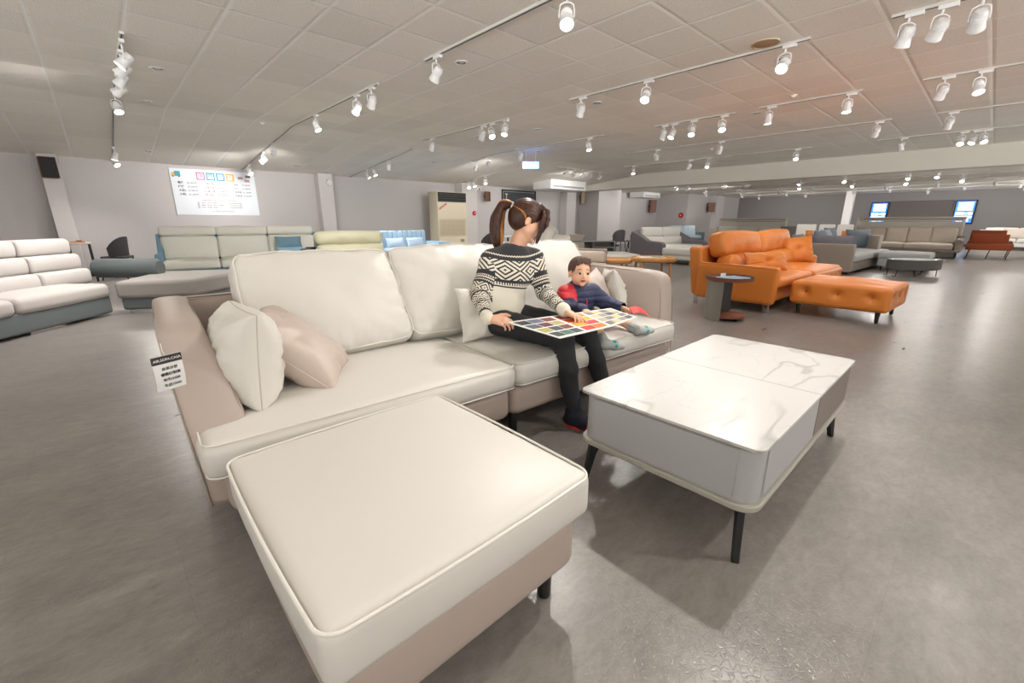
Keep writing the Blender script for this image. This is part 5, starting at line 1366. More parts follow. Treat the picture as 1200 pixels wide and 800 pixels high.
def hand(f, wrist, d, nrm, side, s=1.0, curl=(.3,.3,.35,.4), spread=.08, point=False, thumb_curl=.4, k=.006, thumb_up=.3):
    """wrist point, d = direction of the fingers, nrm = back-of-hand normal, side = +1 when the thumb lies towards cross(d, nrm)"""
    d = d/np.linalg.norm(d); n = nrm-d*(nrm@d); n /= np.linalg.norm(n); t = np.cross(d, n)*side
    P = lambda a, b, c: wrist + d*a*s + t*b*s + n*c*s
    f.cap(P(-.02,0,0), P(.02,0,0), .024*s, .022*s, k=.012, flat=(n, .8))
    f.cap(P(.02,.018,0), P(.075,.024,0), .015*s, .0125*s, k=.014); f.cap(P(.02,-.002,0), P(.08,.004,.002), .0145*s, .0125*s, k=.014)
    f.cap(P(.02,-.018,0), P(.072,-.028,0), .0135*s, .011*s, k=.014)
    tips = []
    for i, (b, L_, r) in enumerate(((.027,.068,.0085),(.009,.076,.0088),(-.0095,.070,.0084),(-.027,.055,.0075))):
        p = P((.080,.084,.081,.073)[i], b, .001); ang = 0; sp = (.9,.25,-.35,-.95)[i]*spread
        c = curl[i]; pts = [p]; rr = [r*1.1*s]
        for seg, fr, mul in ((0,.45,1),(1,.31,1.25),(2,.24,.9)):
            ang += c*mul
            dd = (d*math.cos(sp)+t*math.sin(sp))
            p = p + (dd*math.cos(ang) - n*math.sin(ang))*L_*fr*s; pts.append(p); rr.append(r*(1-.11*(seg+1))*s)
        f.chain(pts, rr, k=.003); tips.append(pts[-1])
    b0 = P(.018,.024,-.004); b1 = b0 + (d*.62+t*.62-n*.15*(1-thumb_up))*.036*s; b2 = b1 + (d*.9+t*(.45-thumb_curl*.5)-n*.2*(1-thumb_up))*.030*s; b3 = b2+(d*.95+t*(.1-thumb_curl)-n*.15*(1-thumb_up))*.024*s
    f.chain([b0,b1,b2,b3], [.015*s,.0115*s,.0098*s,.0075*s], k=.006)
    return tips

# ======================= the woman =======================
ORG = V3(1.80, 1.95, 0)
hipR, hipL = V3(1.675,2.0,.56), V3(1.875,1.98,.56)
kneR, kneL = V3(1.765,1.49,.525), V3(1.985,1.50,.525)
ankR, ankL = V3(1.80,1.425,.09), V3(2.10,1.40,.09)
pel, wai, che = V3(1.765,2.02,.60), V3(1.775,2.03,.73), V3(1.835,2.0,.86)
shR, shL = V3(1.715,2.04,.908), V3(1.975,1.94,.915)
elR, elL = V3(1.585,2.0,.72), V3(1.985,1.84,.72)
wrR, wrL = V3(1.475,1.79,.638), V3(1.83,1.54,.665)
nkb, nkt = V3(1.855,1.985,.958), V3(1.89,1.955,1.055)
hc = V3(1.915,1.925,1.155); HM = basis((.80,-.52,-.42), (.12,.05,1)); HS = .245
W = root('person', 'woman in a black and white patterned sweater and black trousers leaning over the swatch book', 'person', tuple(ORG))
f = Field((1.38,1.22,0.0), (2.32,2.25,1.32), .0045)
f.ell(pel, (.165,.115,.12), k=.05); f.cap(pel, wai, .12, .105, k=.06, flat=((.2,.98,0),.8)); f.cap(wai, che, .105, .125, k=.06, flat=((.2,.98,0),.8))
f.cap(shR, shL, .052, .052, k=.06); f.cap(che, nkb, .11, .05, k=.06)
f.cap(nkb, nkt, .05, .047, k=.03)
f.cap(nkt, hc+V3(-.01,.01,-.03), .046, .05, k=.03)
for a, b, c in ((hipR,kneR,ankR),(hipL,kneL,ankL)):
    f.cap(a, b, .078, .05, k=.04); f.cap(b, b*.6+c*.4, .05, .049, k=.02); f.cap(b*.6+c*.4, c, .049, .032, k=.02)
    f.cap(c, c+V3(.02,-.06,-.05), .030, .026, k=.02); f.cap(c+V3(.02,-.06,-.05), c+V3(.033,-.12,-.056), .026, .02, k=.02)
f.cap(shR, elR, .045, .036, k=.03); f.cap(elR, wrR, .036, .024, k=.02)
f.cap(shL, elL, .045, .036, k=.03); f.cap(elL, wrL, .036, .024, k=.02)
head_field(f, hc, HM, HS)
# right hand grips the near-left edge of the book from the side, palm up; left hand points at a swatch
tR = hand(f, wrR+V3(.010,-.022,-.003), V3(.40,-.86,-.10), V3(-.35,-.25,.75), -1, s=.96, curl=(.45,.5,.55,.6), thumb_curl=.1, thumb_up=.9)
tL = hand(f, wrL+V3(-.004,-.02,-.004), V3(.02,-.96,-.20), V3(.25,-.1,1), -1, s=.94, curl=(.12,.42,.55,.6), thumb_curl=.5)
def clsW(C):
    q = (C-hc)@HM/HS
    lip = (np.abs(q[:,0]) < .075) & (q[:,1] > .30) & (np.abs(q[:,2]+.272) < .04)
    m = np.zeros(len(C)); m[lip] = 1
    return m
body = net('body', f, [SKIN, LIP], W, cls=clsW, smooth_it=1, loc=ORG)
face_parts(W, hc, HM, HS, ORG)

# sweater -----------------------------------------------------
def sweater_mat():
    m = bpy.data.materials.new('fair_isle_knit'); m.use_nodes = True; nt = m.node_tree; b = nt.nodes['Principled BSDF']; L = nt.links.new
    uv = _n(nt, 'ShaderNodeUVMap'); uv.uv_map = 'pattern'; sp = _n(nt, 'ShaderNodeSeparateXYZ'); L(uv.outputs[0], sp.inputs[0])
    U, Vv = sp.outputs[0], sp.outputs[1]
    def M(op, *a):
        n = _n(nt, 'ShaderNodeMath', operation=op)
        for i, q in enumerate(a):
            if isinstance(q, (int, float)): n.inputs[i].default_value = q
            else: L(q, n.inputs[i])
        return n.outputs[0]
    AND = lambda *a: (M('MULTIPLY', a[0], a[1]) if len(a) == 2 else M('MULTIPLY', AND(*a[:-1]), a[-1]))
    OR = lambda *a: (M('MAXIMUM', a[0], a[1]) if len(a) == 2 else M('MAXIMUM', OR(*a[:-1]), a[-1]))
    rng = lambda v, lo, hi: AND(M('GREATER_THAN', v, lo), M('LESS_THAN', v, hi))
    def tri(x, per, off=0): return M('MULTIPLY', M('ABSOLUTE', M('SUBTRACT', M('FRACT', M('ADD', M('DIVIDE', x, per), off)), .5)), 2)   # 0..1
    # v is metres: yoke/torso v = depth below the collar; sleeves v = 1 + distance from the shoulder
    def zig(v0, amp, per, wd):     # white zigzag line on dark
        c = M('ADD', v0, M('MULTIPLY', tri(U, per), amp)); return M('LESS_THAN', M('ABSOLUTE', M('SUBTRACT', Vv, c)), wd)
    def diamonds(vc, half, per, rings=3):
        dx = tri(U, per); dy = M('DIVIDE', M('ABSOLUTE', M('SUBTRACT', Vv, vc)), half)
        s = M('ADD', dx, dy)                                  # 0 centre, 1 at rim
        st = M('GREATER_THAN', M('FRACT', M('ADD', M('MULTIPLY', s, rings), .15)), .42)
        return st
    # torso (v<1)
    w1 = zig(.046, .008, .012, .004)                         # zigzag under the collar
    d1 = AND(rng(Vv, .080, .200), diamonds(.140, .058, .125, 2.2))
    w3 = AND(rng(Vv, .217, .231), M('GREATER_THAN', tri(U, .010), .45))
    w4 = rng(Vv, .231, .237)
    cream = M('GREATER_THAN', Vv, .246)
    torso = OR(w1, d1, w3, w4, cream)
    # sleeves (v>1)
    sv = M('SUBTRACT', Vv, 1.0)
    q1 = AND(rng(sv, -.2, .085), diamonds(1.03, .06, .11, 2.2))
    q2 = AND(rng(sv, .112, .122), M('GREATER_THAN', tri(U, .010), .4)); q3 = rng(sv, .126, .134)
    q3b = AND(rng(sv, .142, .152), M('GREATER_THAN', tri(U, .010), .4))
    q4 = AND(rng(sv, .165, .235), diamonds(1.20, .036, .075, 1.7))
    q5 = rng(sv, .245, .252); q6 = AND(rng(sv, .262, .272), M('GREATER_THAN', tri(U, .010), .4))
    q7 = AND(rng(sv, .285, .36), diamonds(1.32, .04, .075, 1.7)); q8 = rng(sv, .368, .374)
    q9 = AND(rng(sv, .385, .45), diamonds(1.415, .034, .07, 1.7)); q10 = M('GREATER_THAN', sv, .468)
    sleeve = OR(q1, q2, q3, q3b, q4, q5, q6, q7, q8, q9, q10)
    iss = M('GREATER_THAN', Vv, .75)
    fac = M('ADD', M('MULTIPLY', iss, sleeve), M('MULTIPLY', M('SUBTRACT', 1, iss), torso))
    # sleeve rows are > .75 so the cream test of the torso does not reach them
    mx = _n(nt, 'ShaderNodeMix', data_type='RGBA'); L(fac, mx.inputs[0]); mx.inputs[6].default_value = srgb(46,46,52); mx.inputs[7].default_value = srgb(228,222,206)
    L(mx.outputs[2], b.inputs['Base Color']); b.inputs['Roughness'].default_value = .9; b.inputs['Sheen Weight'].default_value = .2
    tc = _n(nt, 'ShaderNodeTexCoord'); nz_ = _n(nt, 'ShaderNodeTexNoise'); nz_.inputs['Scale'].default_value = 260; L(tc.outputs['Object'], nz_.inputs['Vector'])
    bp = _n(nt, 'ShaderNodeBump'); bp.inputs['Strength'].default_value = .4; bp.inputs['Distance'].default_value = .003; L(nz_.outputs['Fac'], bp.inputs['Height']); L(bp.outputs[0], b.inputs['Normal'])
    return m
f = Field((1.42,1.45,.50), (2.22,2.25,1.10), .0055)
f.ell(pel+V3(0,0,.03), (.175,.13,.10), k=.05); f.cap(pel, wai+V3(0,-.01,0), .145, .135, k=.06, flat=((.25,.97,0),.85)); f.cap(wai+V3(0,-.01,0), che, .135, .145, k=.06, flat=((.25,.97,0),.85))
f.cap(shR+V3(.01,0,0), shL, .066, .066, k=.07); f.cap(che, nkb+V3(0,0,-.01), .125, .075, k=.06)
f.cap(nkb+V3(0,0,-.02), nkb+V3(.004,-.004,.014), .072, .064, k=.015)
f.cap(shR, elR, .062, .054, k=.05); f.cap(elR, wrR, .054, .036, k=.03)
f.cap(shL, elL, .062, .052, k=.05); f.cap(elL, wrL, .052, .036, k=.03)
for wr, el in ((wrR,elR),(wrL,elL)):
    a = (el-wr)/np.linalg.norm(el-wr); f.cap(wr+a*.012, wr-a*.004, .034, .035, k=.006)
f.disp(lambda P: .0045*npn(P, 26, 1)+.003*npn(P, 48, 3))
f.cap(nkb+V3(.004,-.004,.03), nkt+V3(0,0,.06), .056, .056, k=.006, sub=True)     # neckline opening
def seg_t(P, a, b):
    ab = b-a; t = ((P-a)@ab)/(ab@ab); d = np.linalg.norm(P-(a+np.clip(t,0,1)[:,None]*ab), axis=1); return t, d
def uvW(V, F, C):
    # choose limb or trunk per face
    out = np.zeros((len(F), 4, 2)); P = V[F].reshape(-1, 3)
    Cq = C
    _, dt = seg_t(Cq, pel, che); dt2 = np.minimum(dt-.145, seg_t(Cq, che, nkb)[1]-.10)
    arms = []
    for sh, el, wr in ((shR,elR,wrR),(shL,elL,wrL)):
        t1, d1 = seg_t(Cq, sh, el); t2, d2 = seg_t(Cq, el, wr); arms.append((np.minimum(d1,d2)-.055, t1, d1, t2, d2))
    # trunk
    fr = (shR+shL)/2; ax = (shL-shR)/np.linalg.norm(shL-shR)
    u = (P-fr)@ax
    front = np.cross(ax, V3(0,0,1)); 
    depth = (P-fr)@front
    u = np.arctan2(u, np.abs(depth)+.12)*.17
    v = (nkb[2]+.02)-P[:,2] + .35*(np.clip(np.linalg.norm((P-nkb)[:,:2],axis=1),.06,.19)-.06)
    out[...,0] = u.reshape(-1,4); out[...,1] = np.clip(v, 0, .7).reshape(-1,4)
    for (sh, el, wr), (dd, t1, d1, t2, d2) in zip(((shR,elR,wrR),(shL,elL,wrL)), arms):
        m = (dd < dt2) & (t1 > .16)
        Pm = V[F[m]].reshape(-1,3)
        l1 = np.linalg.norm(el-sh); l2 = np.linalg.norm(wr-el)
        a1, e1 = seg_t(Pm, sh, el); a2, e2 = seg_t(Pm, el, wr)
        lower = np.repeat((d2 < d1)[m], 4)
        s_ = np.where(lower, l1+np.clip(a2,-.3,1.2)*l2, np.clip(a1,-.3,1.3)*l1)*.50/(l1+l2)
        axd = np.where(lower[:,None], (wr-el)/l2, (el-sh)/l1)
        ctr = np.where(lower[:,None], el+np.clip(a2,0,1)[:,None]*(wr-el), sh+np.clip(a1,0,1)[:,None]*(el-sh))
        rel = Pm-ctr; ref = V3(.5,-.8,.2); e_x = ref-axd*(axd@ref)[:,None]; e_x /= np.linalg.norm(e_x,axis=1)[:,None]; e_y = np.cross(axd, e_x)
        th = np.arctan2((rel*e_y).sum(1), (rel*e_x).sum(1)).reshape(-1,4)
        d_ = th-th[:,:1]; th = th[:,:1]+(d_+PI)%(2*PI)-PI
        out[m,:,0] = th*.05; out[m,:,1] = (1+s_).reshape(-1,4)
    return out
KNIT = sweater_mat()
net('sweater', f, [KNIT], W, uv=uvW, smooth_it=1, loc=ORG)
# trousers, socks, slippers --------------------------------------
JEAN = mat('trousers_black', (36, 38, 42), .75, bscale=300, bstr=.25, mottle=.1, mscale=20)
SOCK = mat('socks_navy', (30, 34, 46), .9, bscale=300, bstr=.3); SLIP = mat('slipper_red', (214, 54, 52), .55)
f = Field((1.52,1.24,.09), (2.2,2.2,.74), .0055)
f.ell(pel+V3(0,.0,-.03), (.175,.13,.10), k=.04)
for a, b, c in ((hipR,kneR,ankR),(hipL,kneL,ankL)):
    f.cap(a, b, .088, .060, k=.03); f.cap(b, b*.6+c*.4, .059, .056, k=.02); f.cap(b*.6+c*.4, c+V3(0,0,.03), .056, .042, k=.02)
f.disp(lambda P: .003*npn(P, 30, 2)+.002*npn(P, 60, 5))
net('trousers', f, [JEAN], W, smooth_it=1, loc=ORG)
for c in (ankR, ankL):
    f = Field(c-V3(.12,.24,.10), c+V3(.12,.12,.14), .005)
    f.cap(c+V3(0,0,.08), c, .040, .042, k=.01); f.cap(c+V3(0,.025,-.045), c+V3(.02,-.07,-.050), .038, .037, k=.02); f.cap(c, c+V3(.02,-.06,-.04), .040, .036, k=.02); f.cap(c+V3(.02,-.07,-.050), c+V3(.036,-.135,-.056), .037, .028, k=.02)
    net('sock', f, [SOCK], W, smooth_it=1, loc=ORG)
    s_ = c-ORG; g = G()
    prof = []
    for k in range(28):
        th = 2*PI*k/28; rx = .043+.006*math.sin(th); prof.append((rx*math.cos(th), -.055+.125*math.sin(th)))
    g.prism(prof, 0, .014, 'z'); sl = obj('slipper', g, SLIP, W, bevel=.004, loc=(s_[0]+.018, s_[1], .001), rot=(0,0,R(14)))
    g = G(); g.tube([(-.048,-.10,.012),(-.04,-.105,.05),(0,-.108,.062),(.04,-.105,.05),(.048,-.10,.012)], .008, 8, flat=3.0); obj('strap', g, SLIP, sl)

# hair --------------------------------------------------------------
def hair_mat(m):
    nt = m.node_tree; b = nt.nodes['Principled BSDF']
    b.inputs['Anisotropic'].default_value = .6
def HLc(x, y, z): return hc + HM@(V3(x, y, z)*HS)
f = Field(hc-V3(.24,.24,.24), hc+V3(.24,.24,.24), .004)
f.ell(HLc(0,-.08,.12), (.345*HS,.415*HS,.385*HS), HM, k=.01)
f.ell(HLc(0,-.20,-.02), (.33*HS,.29*HS,.33*HS), HM, k=.03)
# carve the face free
f.ell(HLc(0,.36,-.17), (.30*HS,.28*HS,.30*HS), HM, k=.01, sub=True)
f.ell(HLc(.0,.12,-.42), (.5*HS,.26*HS,.26*HS), HM, k=.02, sub=True)
for i in range(7):         # bangs swept forward over the forehead
    x = -.24+.08*i
    f.chain([HLc(x*.5,.14,.42), HLc(x*.9,.33,.34), HLc(x*1.08,.405,.17), HLc(x*1.15,.43,.03-.02*(i%2)), HLc(x*1.15,.435,-.06-.05*(i%3))], [.06*HS,.06*HS,.055*HS,.045*HS,.012*HS], k=.010)
for sx in (-1,1): f.ell(HLc(.36*sx,-.04,-.12), (.1*HS,.10*HS,.14*HS), HM, k=.015, sub=True)
def strands(P):
    q = (P-hc)@HM/HS; th = np.arctan2(q[:,0], q[:,2]+.2)
    return .0011*np.sin(th*52+5*q[:,1]+1.2*np.sin(q[:,1]*7))
f.disp(strands)
cap_ = net('hair', f, [HAIR], W, smooth_it=1, loc=ORG)
def lock(pts, r, m, parent, name='hair_lock', flat=.55, n=10):
    P_ = [tuple(HLc(*p)-ORG) for p in pts]
    # catmull smoothing
    out = []
    for i in range(len(P_)-1):
        p0, p1, p2, p3 = [Vector(P_[max(0,min(len(P_)-1,j))]) for j in (i-1,i,i+1,i+2)]
        for k in range(5):
            t = k/5; out.append(.5*((2*p1)+(-p0+p2)*t+(2*p0-5*p1+4*p2-p3)*t*t+(-p0+3*p1-3*p2+p3)*t**3))
    out.append(Vector(P_[-1])); N = len(out)
    rs = [np.interp(i/(N-1), np.linspace(0,1,len(r)), r)*HS for i in range(N)]
    g = G(); g.tube(out, rs, n, flat=flat); return obj(name, g, m, parent)
rh = random.Random(5)
# side locks falling forward past the face
for sx in (1, -1):
    for i in range(4):
        a = .22+.02*i
        lock([(.12*sx,.26,.40),(a*1.15*sx,.34-.03*i,.22),((a+.04)*sx,.37-.03*i,-.05),((a-.0)*sx,.40-.03*i,-.30-.04*(i%3)),((a-.04)*sx,.41-.02*i,-.46-.03*(i%2))], (.03,.035,.028,.018,.004), HAIR, cap_, 'side_lock')
# ponytail: springs from the tie at the back and hangs down
tie = (0,-.50,.16)
down = HM.T@V3(0,0,-1); back = HM.T@V3(-.62,.78,0)
def PT(a, b, c=0): # along back, along down, sideways
    v = V3(*tie)+back*a+down*b+np.cross(back, down)*c; return tuple(v)
for i in range(16):
    th = 2*PI*i/16; rr = .075*(1 if i % 2 else .55); c1, s1 = math.cos(th)*rr, math.sin(th)*rr; ln = rh.uniform(-.1,.06)
    m = HAIRG if i in (12,13) else HAIR
    lock([(0,-.42,.16), PT(.02,-.02+s1*.2,c1*.2), PT(.22+c1*.2,.0+s1*.5,c1*.8), PT(.36+s1*.8,.30,c1*1.3), PT(.38+s1*1.1,.72,c1*1.4), PT(.32+s1*.6,1.12+ln,c1*.8)], (.04,.085,.13,.15,.12,.014), m, cap_, 'ponytail_lock', flat=.8)
lock([(.31,-.12,-.06),(.338,-.17,.0),(.325,-.26,.06),(.25,-.40,.11),(.10,-.50,.15)], (.012,.05,.045,.022,.008), HAIRG, cap_, 'golden_streak', flat=.4)
g = G(); g.lathe([(.045,-.02),(.06,-.02),(.066,0),(.06,.02),(.045,.02)], 18)
tb = HM@V3(*back); zq = Vector(tuple(back[i] for i in range(3)))
ti = obj('hair_tie', g, mat('hair_tie_grey', (190,186,180), .6), cap_, loc=tuple(HLc(0,-.48,.155)-ORG)); ti.scale = (HS*1.6,HS*1.6,HS*1.6)
ti.rotation_euler = Vector(tuple(HM@V3(*((back+V3(0,0,0))/1)))).to_track_quat('Z','Y').to_euler()

# ======================= the child =======================
CO = V3(2.26, 1.78, 0)
cpel, cche, cnk = V3(2.29,1.82,.53), V3(2.255,1.80,.655), V3(2.235,1.775,.725)
csR, csL = V3(2.155,1.80,.69), V3(2.335,1.735,.69)
ceR, ceL = V3(2.085,1.71,.60), V3(2.43,1.65,.60)
cwR, cwL = V3(2.045,1.585,.640), V3(2.335,1.50,.618)
chR, chL = V3(2.23,1.78,.515), V3(2.36,1.76,.515)
ckR, ckL = V3(2.16,1.57,.53), V3(2.44,1.59,.52)
caR, caL = V3(2.075,1.425,.447), V3(2.455,1.435,.465)
cc = V3(2.215,1.745,.835); CM = basis((-.50,-.82,.10), (.06,.0,1)); CS = .205
K = root('person', 'toddler in a navy and red puffer jacket sitting beside the woman and looking up', 'person', tuple(CO))
f = Field((1.92,1.30,.40), (2.60,1.98,.98), .0038)
f.ell(cpel, (.095,.08,.075), k=.03); f.cap(cpel, cche, .078, .075, k=.03); f.cap(csR, csL, .035, .035, k=.03); f.cap(cche, cnk, .06, .035, k=.03); f.cap(cnk, cc+V3(0,.0,-.04), .036, .04, k=.02)
f.cap(csR, ceR, .032, .028, k=.02); f.cap(ceR, cwR, .028, .019, k=.015); f.cap(csL, ceL, .032, .028, k=.02); f.cap(ceL, cwL, .028, .019, k=.015)
for a, b, c, dx in ((chR,ckR,caR,.0),(chL,ckL,caL,.03)):
    f.cap(a, b, .052, .038, k=.03); f.cap(b, c, .037, .024, k=.02); f.cap(c, c+V3(.042,-.018,-.006), .020, .016, k=.01)
head_field(f, cc, CM, CS, child=True)
hand(f, cwR+V3(-.006,-.012,.0), V3(-.25,-.95,-.22), V3(-.1,-.1,1), -1, s=.56, curl=(.2,.25,.25,.3), spread=.2, k=.004)
hand(f, cwL+V3(-.004,-.012,.0), V3(-.1,-.95,.05), V3(.6,-.1,.7), -1, s=.56, curl=(.6,.7,.75,.8), k=.004)
def clsC(C):
    q = (C-cc)@CM/CS; m = np.zeros(len(C))
    m[(np.abs(q[:,0]) < .07) & (q[:,1] > .29) & (np.abs(q[:,2]+.275) < .040)] = 1
    m[(np.abs(q[:,0]) < .05) & (q[:,1] > .29) & (np.abs(q[:,2]+.273) < .014)] = 2
    return m
net('body', f, [SKINC, LIP, MOUTH], K, cls=clsC, smooth_it=1, loc=CO)
face_parts(K, cc, CM, CS, CO, child=True)
NAVY = mat('jacket_navy', (44, 52, 84), .6, bscale=120, bstr=.3, fold=.2, fscale=30); JRED = mat('jacket_red', (214, 48, 60), .5, fold=.2, fscale=30)
f = Field((1.96,1.48,.46), (2.56,1.96,.78), .0045)
f.ell(cpel+V3(0,0,.01), (.13,.115,.075), k=.03); f.cap(cpel, cche, .118, .112, k=.03); f.cap(csR, csL, .060, .060, k=.04); f.cap(cche, cnk+V3(0,0,-.01), .10, .06, k=.03)
f.cap(csR, ceR, .057, .054, k=.02); f.cap(ceR, cwR, .053, .038, k=.015); f.cap(csL, ceL, .057, .054, k=.02); f.cap(ceL, cwL, .053, .038, k=.015)
f.cap(cnk+V3(-.005,-.01,.005), cnk+V3(-.005,-.01,.02), .052, .050, k=.008)
def quilt(P):
    ch_, dd_ = seg_t(P, cpel, cnk); a1 = np.minimum(seg_t(P, csR, ceR)[1], seg_t(P, ceR, cwR)[1]); a2 = np.minimum(seg_t(P, csL, ceL)[1], seg_t(P, ceL, cwL)[1])
    z = P[:,2]; w_ = np.abs(np.sin(z*PI/.042))
    return -.006*np.sqrt(w_)+.004+.002*npn(P, 60, 2)
f.disp(quilt)
f.cap(cnk+V3(-.005,-.01,.025), cc+V3(0,0,-.02), .040, .046, k=.004, sub=True)
def clsJ(C):
    m = np.zeros(len(C))
    t, d = seg_t(C, csR, ceR); m[(t < .55) & (d < .075) & (C[:,2] > .655) & ((C-csR)@V3(.94,-.34,0) < .035)] = 1
    return m
jk = net('jacket', f, [NAVY, JRED], K, cls=clsJ, smooth_it=1, loc=CO)
fw = V3(-.34,-.94,0); base = cche-CO
g = G(); g.tube([tuple(base+fw*.065+V3(0,0,.085)), tuple(base+fw*.10+V3(.005,0,.05)), tuple(base+fw*.12+V3(.012,0,.0)), tuple(base+fw*.122+V3(.014,0,-.05))], .0035, 6); obj('zip', g, JRED, jk)
g = G(); g.tube([tuple(base+fw*.075+V3(.04,.0,.075)), tuple(base+fw*.11+V3(.04,.0,.03)), tuple(base+fw*.12+V3(.02,.0,-.01))], .003, 6); obj('piping', g, JRED, jk)

for nm, r_, off, m in (('badge', .02, 0, EYEW), ('badge_center', .011, .002, mat('badge_orange', (226,92,50), .5))):
    g = G(); g.lathe([(.0001,.003),(r_,.002),(r_,-.006),(.0001,-.006)], 18)
    o = obj(nm, g, m, jk, loc=tuple(base+fw*(.104+off)+V3(.070,-.0,.02))); o.rotation_euler = Vector((-.1,-.96,.25)).to_track_quat('Z','Y').to_euler()
# shorts and socks
f = Field((2.05,1.52,.42), (2.55,1.95,.62), .0045)
f.ell(cpel+V3(0,-.01,-.01), (.11,.09,.06), k=.03)
for a, b in ((chR,ckR),(chL,ckL)): f.cap(a, a*.25+b*.75, .058, .050, k=.02)
net('shorts', f, [NAVY], K, smooth_it=1, loc=CO)
SOCKG = mat('sock_grey', (176, 182, 180), .9, bscale=200, bstr=.4); TEAL = mat('sock_teal', (40, 170, 160), .8)
for c, dv in ((caR, V3(.095,-.045,-.022)), (caL, V3(.10,-.03,-.012))):
    f = Field(c-V3(.06,.12,.08), c+V3(.18,.1,.1), .0038)
    kn = ckR if c is caR else ckL; u_ = (kn-c)/np.linalg.norm(kn-c)
    f.cap(c+u_*.06, c, .032, .031, k=.01); f.cap(c, c+dv*.6, .031, .029, k=.015); f.cap(c+dv*.6, c+dv*1.1, .029, .02, k=.012); f.cap(c, c-dv*.15+V3(0,0,-.012), .026, .02, k=.012)
    def clsS(C, c=c, dv=dv):
        m = np.zeros(len(C)); m[np.linalg.norm(C-(c+dv*.5+V3(-.005,-.012,.024)), axis=1) < .013] = 1; m[np.linalg.norm(C-(c+dv*.5+V3(-.004,-.026,.0)), axis=1) < .012] = 1; return m
    net('sock', f, [SOCKG, TEAL], K, cls=clsS, smooth_it=1, loc=CO)
# child's hair
f = Field(cc-V3(.16,.16,.16), cc+V3(.16,.16,.16), .0035)
HLk = lambda x, y, z: cc+CM@(V3(x,y,z)*CS)
f.ell(HLk(0,-.075,.12), (.345*CS,.415*CS,.375*CS), CM, k=.01)
f.ell(HLk(0,.40,-.12), (.36*CS,.30*CS,.36*CS), CM, k=.015, sub=True)
f.ell(HLk(0,-.06,-.50), (.6*CS,.6*CS,.34*CS), CM, k=.02, sub=True)
for sx in (-1,1): f.ell(HLk(.36*sx,.0,-.10), (.1*CS,.13*CS,.13*CS), CM, k=.012, sub=True)
def st2(P):
    q = (P-cc)@CM/CS; th = np.arctan2(q[:,0]+.1, q[:,1]+.3); return .0018*np.sin(th*38+5*q[:,2])
f.disp(st2)
kh = net('hair', f, [HAIRC], K, smooth_it=1, loc=CO)
for i in range(7):
    x = -.20+.055*i; z0 = .47-.35*x*x
    P_ = [tuple(HLk(*p)-CO) for p in ((x*.6-.04,.05,z0),(x,.24,z0-.06),(x*1.15+.03,.325,.30-.25*x*x),(x*1.2+.06,.338,.24-.2*x*x-.02*(i%3)))]
    g = G(); g.tube(P_, [.02*CS,.05*CS,.035*CS,.006*CS], 8, flat=.6); obj('fringe', g, HAIRC, kh)

# ======================= swatch book =======================
B = root('swatch_book', 'large open swatch book with rows of colour samples across the laps', 'swatch book', (1.54, 1.315, .60))
BO = V3(1.54,1.315,.60)
def bw(p): return (p[0]-BO[0], p[1]-BO[1], p[2]-BO[2])
PAGE = mat('page_white', (232,232,228), .4)
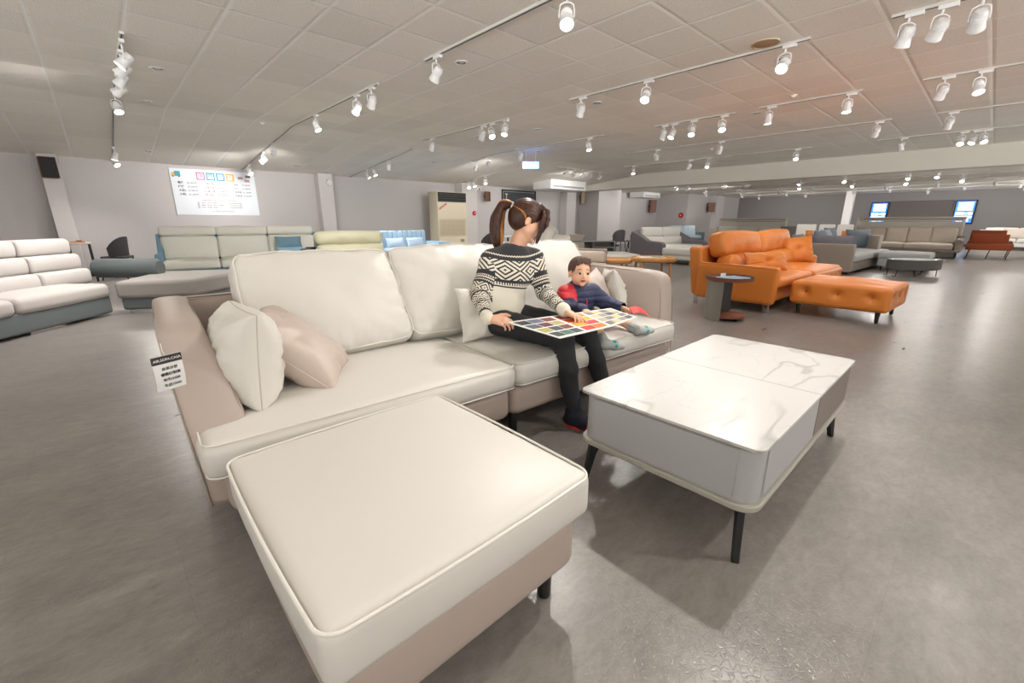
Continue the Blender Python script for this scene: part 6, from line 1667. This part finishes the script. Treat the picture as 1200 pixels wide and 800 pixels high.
# panels, corners near-left, near-right, far-right, far-left (room)
panels = [
 [V3(1.535,1.315,.602), V3(1.735,1.30,.602), V3(1.775,1.60,.628), V3(1.50,1.655,.628)],
 [V3(1.735,1.30,.602), V3(1.90,1.275,.607), V3(1.985,1.555,.628), V3(1.775,1.60,.628)],
 [V3(1.90,1.275,.607), V3(2.19,1.30,.610), V3(2.25,1.52,.622), V3(1.985,1.555,.628)],
]
cols = [[(52,66,62),(74,110,92),(66,72,84),(168,160,84),(60,70,90),(120,52,52),(70,84,110),(92,44,46),(178,168,110),(54,62,78),(110,120,140),(128,58,60),(86,96,116)],
        [(196,58,44),(226,120,48),(224,160,50),(190,60,60),(214,96,46),(232,170,70),(150,60,50),(206,140,60)],
        [(120,116,112),(200,190,160),(150,146,140),(90,88,88),(176,168,150),(130,128,124),(208,196,140)]]
for pi_, (q, cl) in enumerate(zip(panels, cols)):
    g = G(); th_ = V3(0,0,.005)
    g.add([bw(p) for p in q]+[bw(p+th_) for p in q], [(0,3,2,1),(4,5,6,7),(0,1,5,4),(1,2,6,5),(2,3,7,6),(3,0,4,7)])
    pg = obj('page', g, PAGE, B, smooth=False)
    nx, ny = (3,4) if pi_ == 0 else ((2,4) if pi_ == 1 else (4,4))
    k = 0
    for j in range(ny):
        for i in range(nx):
            u0, u1 = .05+.92*i/nx, .05+.92*(i+1)/nx-.03; v0, v1 = .05+.92*j/ny, .05+.92*(j+1)/ny-.045
            def pt_(u, v): return q[0]*(1-u)*(1-v)+q[1]*u*(1-v)+q[2]*u*v+q[3]*(1-u)*v
            cs = [pt_(u,v)+V3(0,0,.0052) for u, v in ((u0,v0),(u1,v0),(u1,v1),(u0,v1))]; ct = [p+V3(0,0,.0012) for p in cs]
            g = G(); g.add([bw(p) for p in cs]+[bw(p) for p in ct], [(0,3,2,1),(4,5,6,7),(0,1,5,4),(1,2,6,5),(2,3,7,6),(3,0,4,7)])
            c_ = cl[k % len(cl)]; k += 1
            obj('colour_swatch', g, mat('swatch_%d_%d_%d' % c_, c_, .7, bscale=300, bstr=.3), pg, smooth=False)
# red leaf held up by the child's left hand
t = root('red_sample_sheet', 'red leather sample flap lifted by the left hand of the toddler', 'sample', (2.325, 1.45, .61))
g = G(); vs = []; fs = []
for th_ in (0, .002):
    for i in range(9):
        u = i/8
        for v in (0, .5, 1):
            vs.append((-.03+.17*u-.015*v, -.03-.045*v-.02*u, .028-.045*u+.018*math.sin(PI*u)-.03*v+th_))
for i in range(8):
    for j in range(2):
        a = i*3+j; fs += [(a,a+3,a+4,a+1), (27+a,27+a+1,27+a+4,27+a+3)]
for i in range(8):
    for j in (0, 2): a = i*3+j; fs.append((a,27+a,27+a+3,a+3))
for a in (0, 1, 24, 25): fs.append((a,a+1,27+a+1,27+a))
g.add(vs, fs); obj('sheet', g, mat('sample_red', (214,40,34), .45), t)
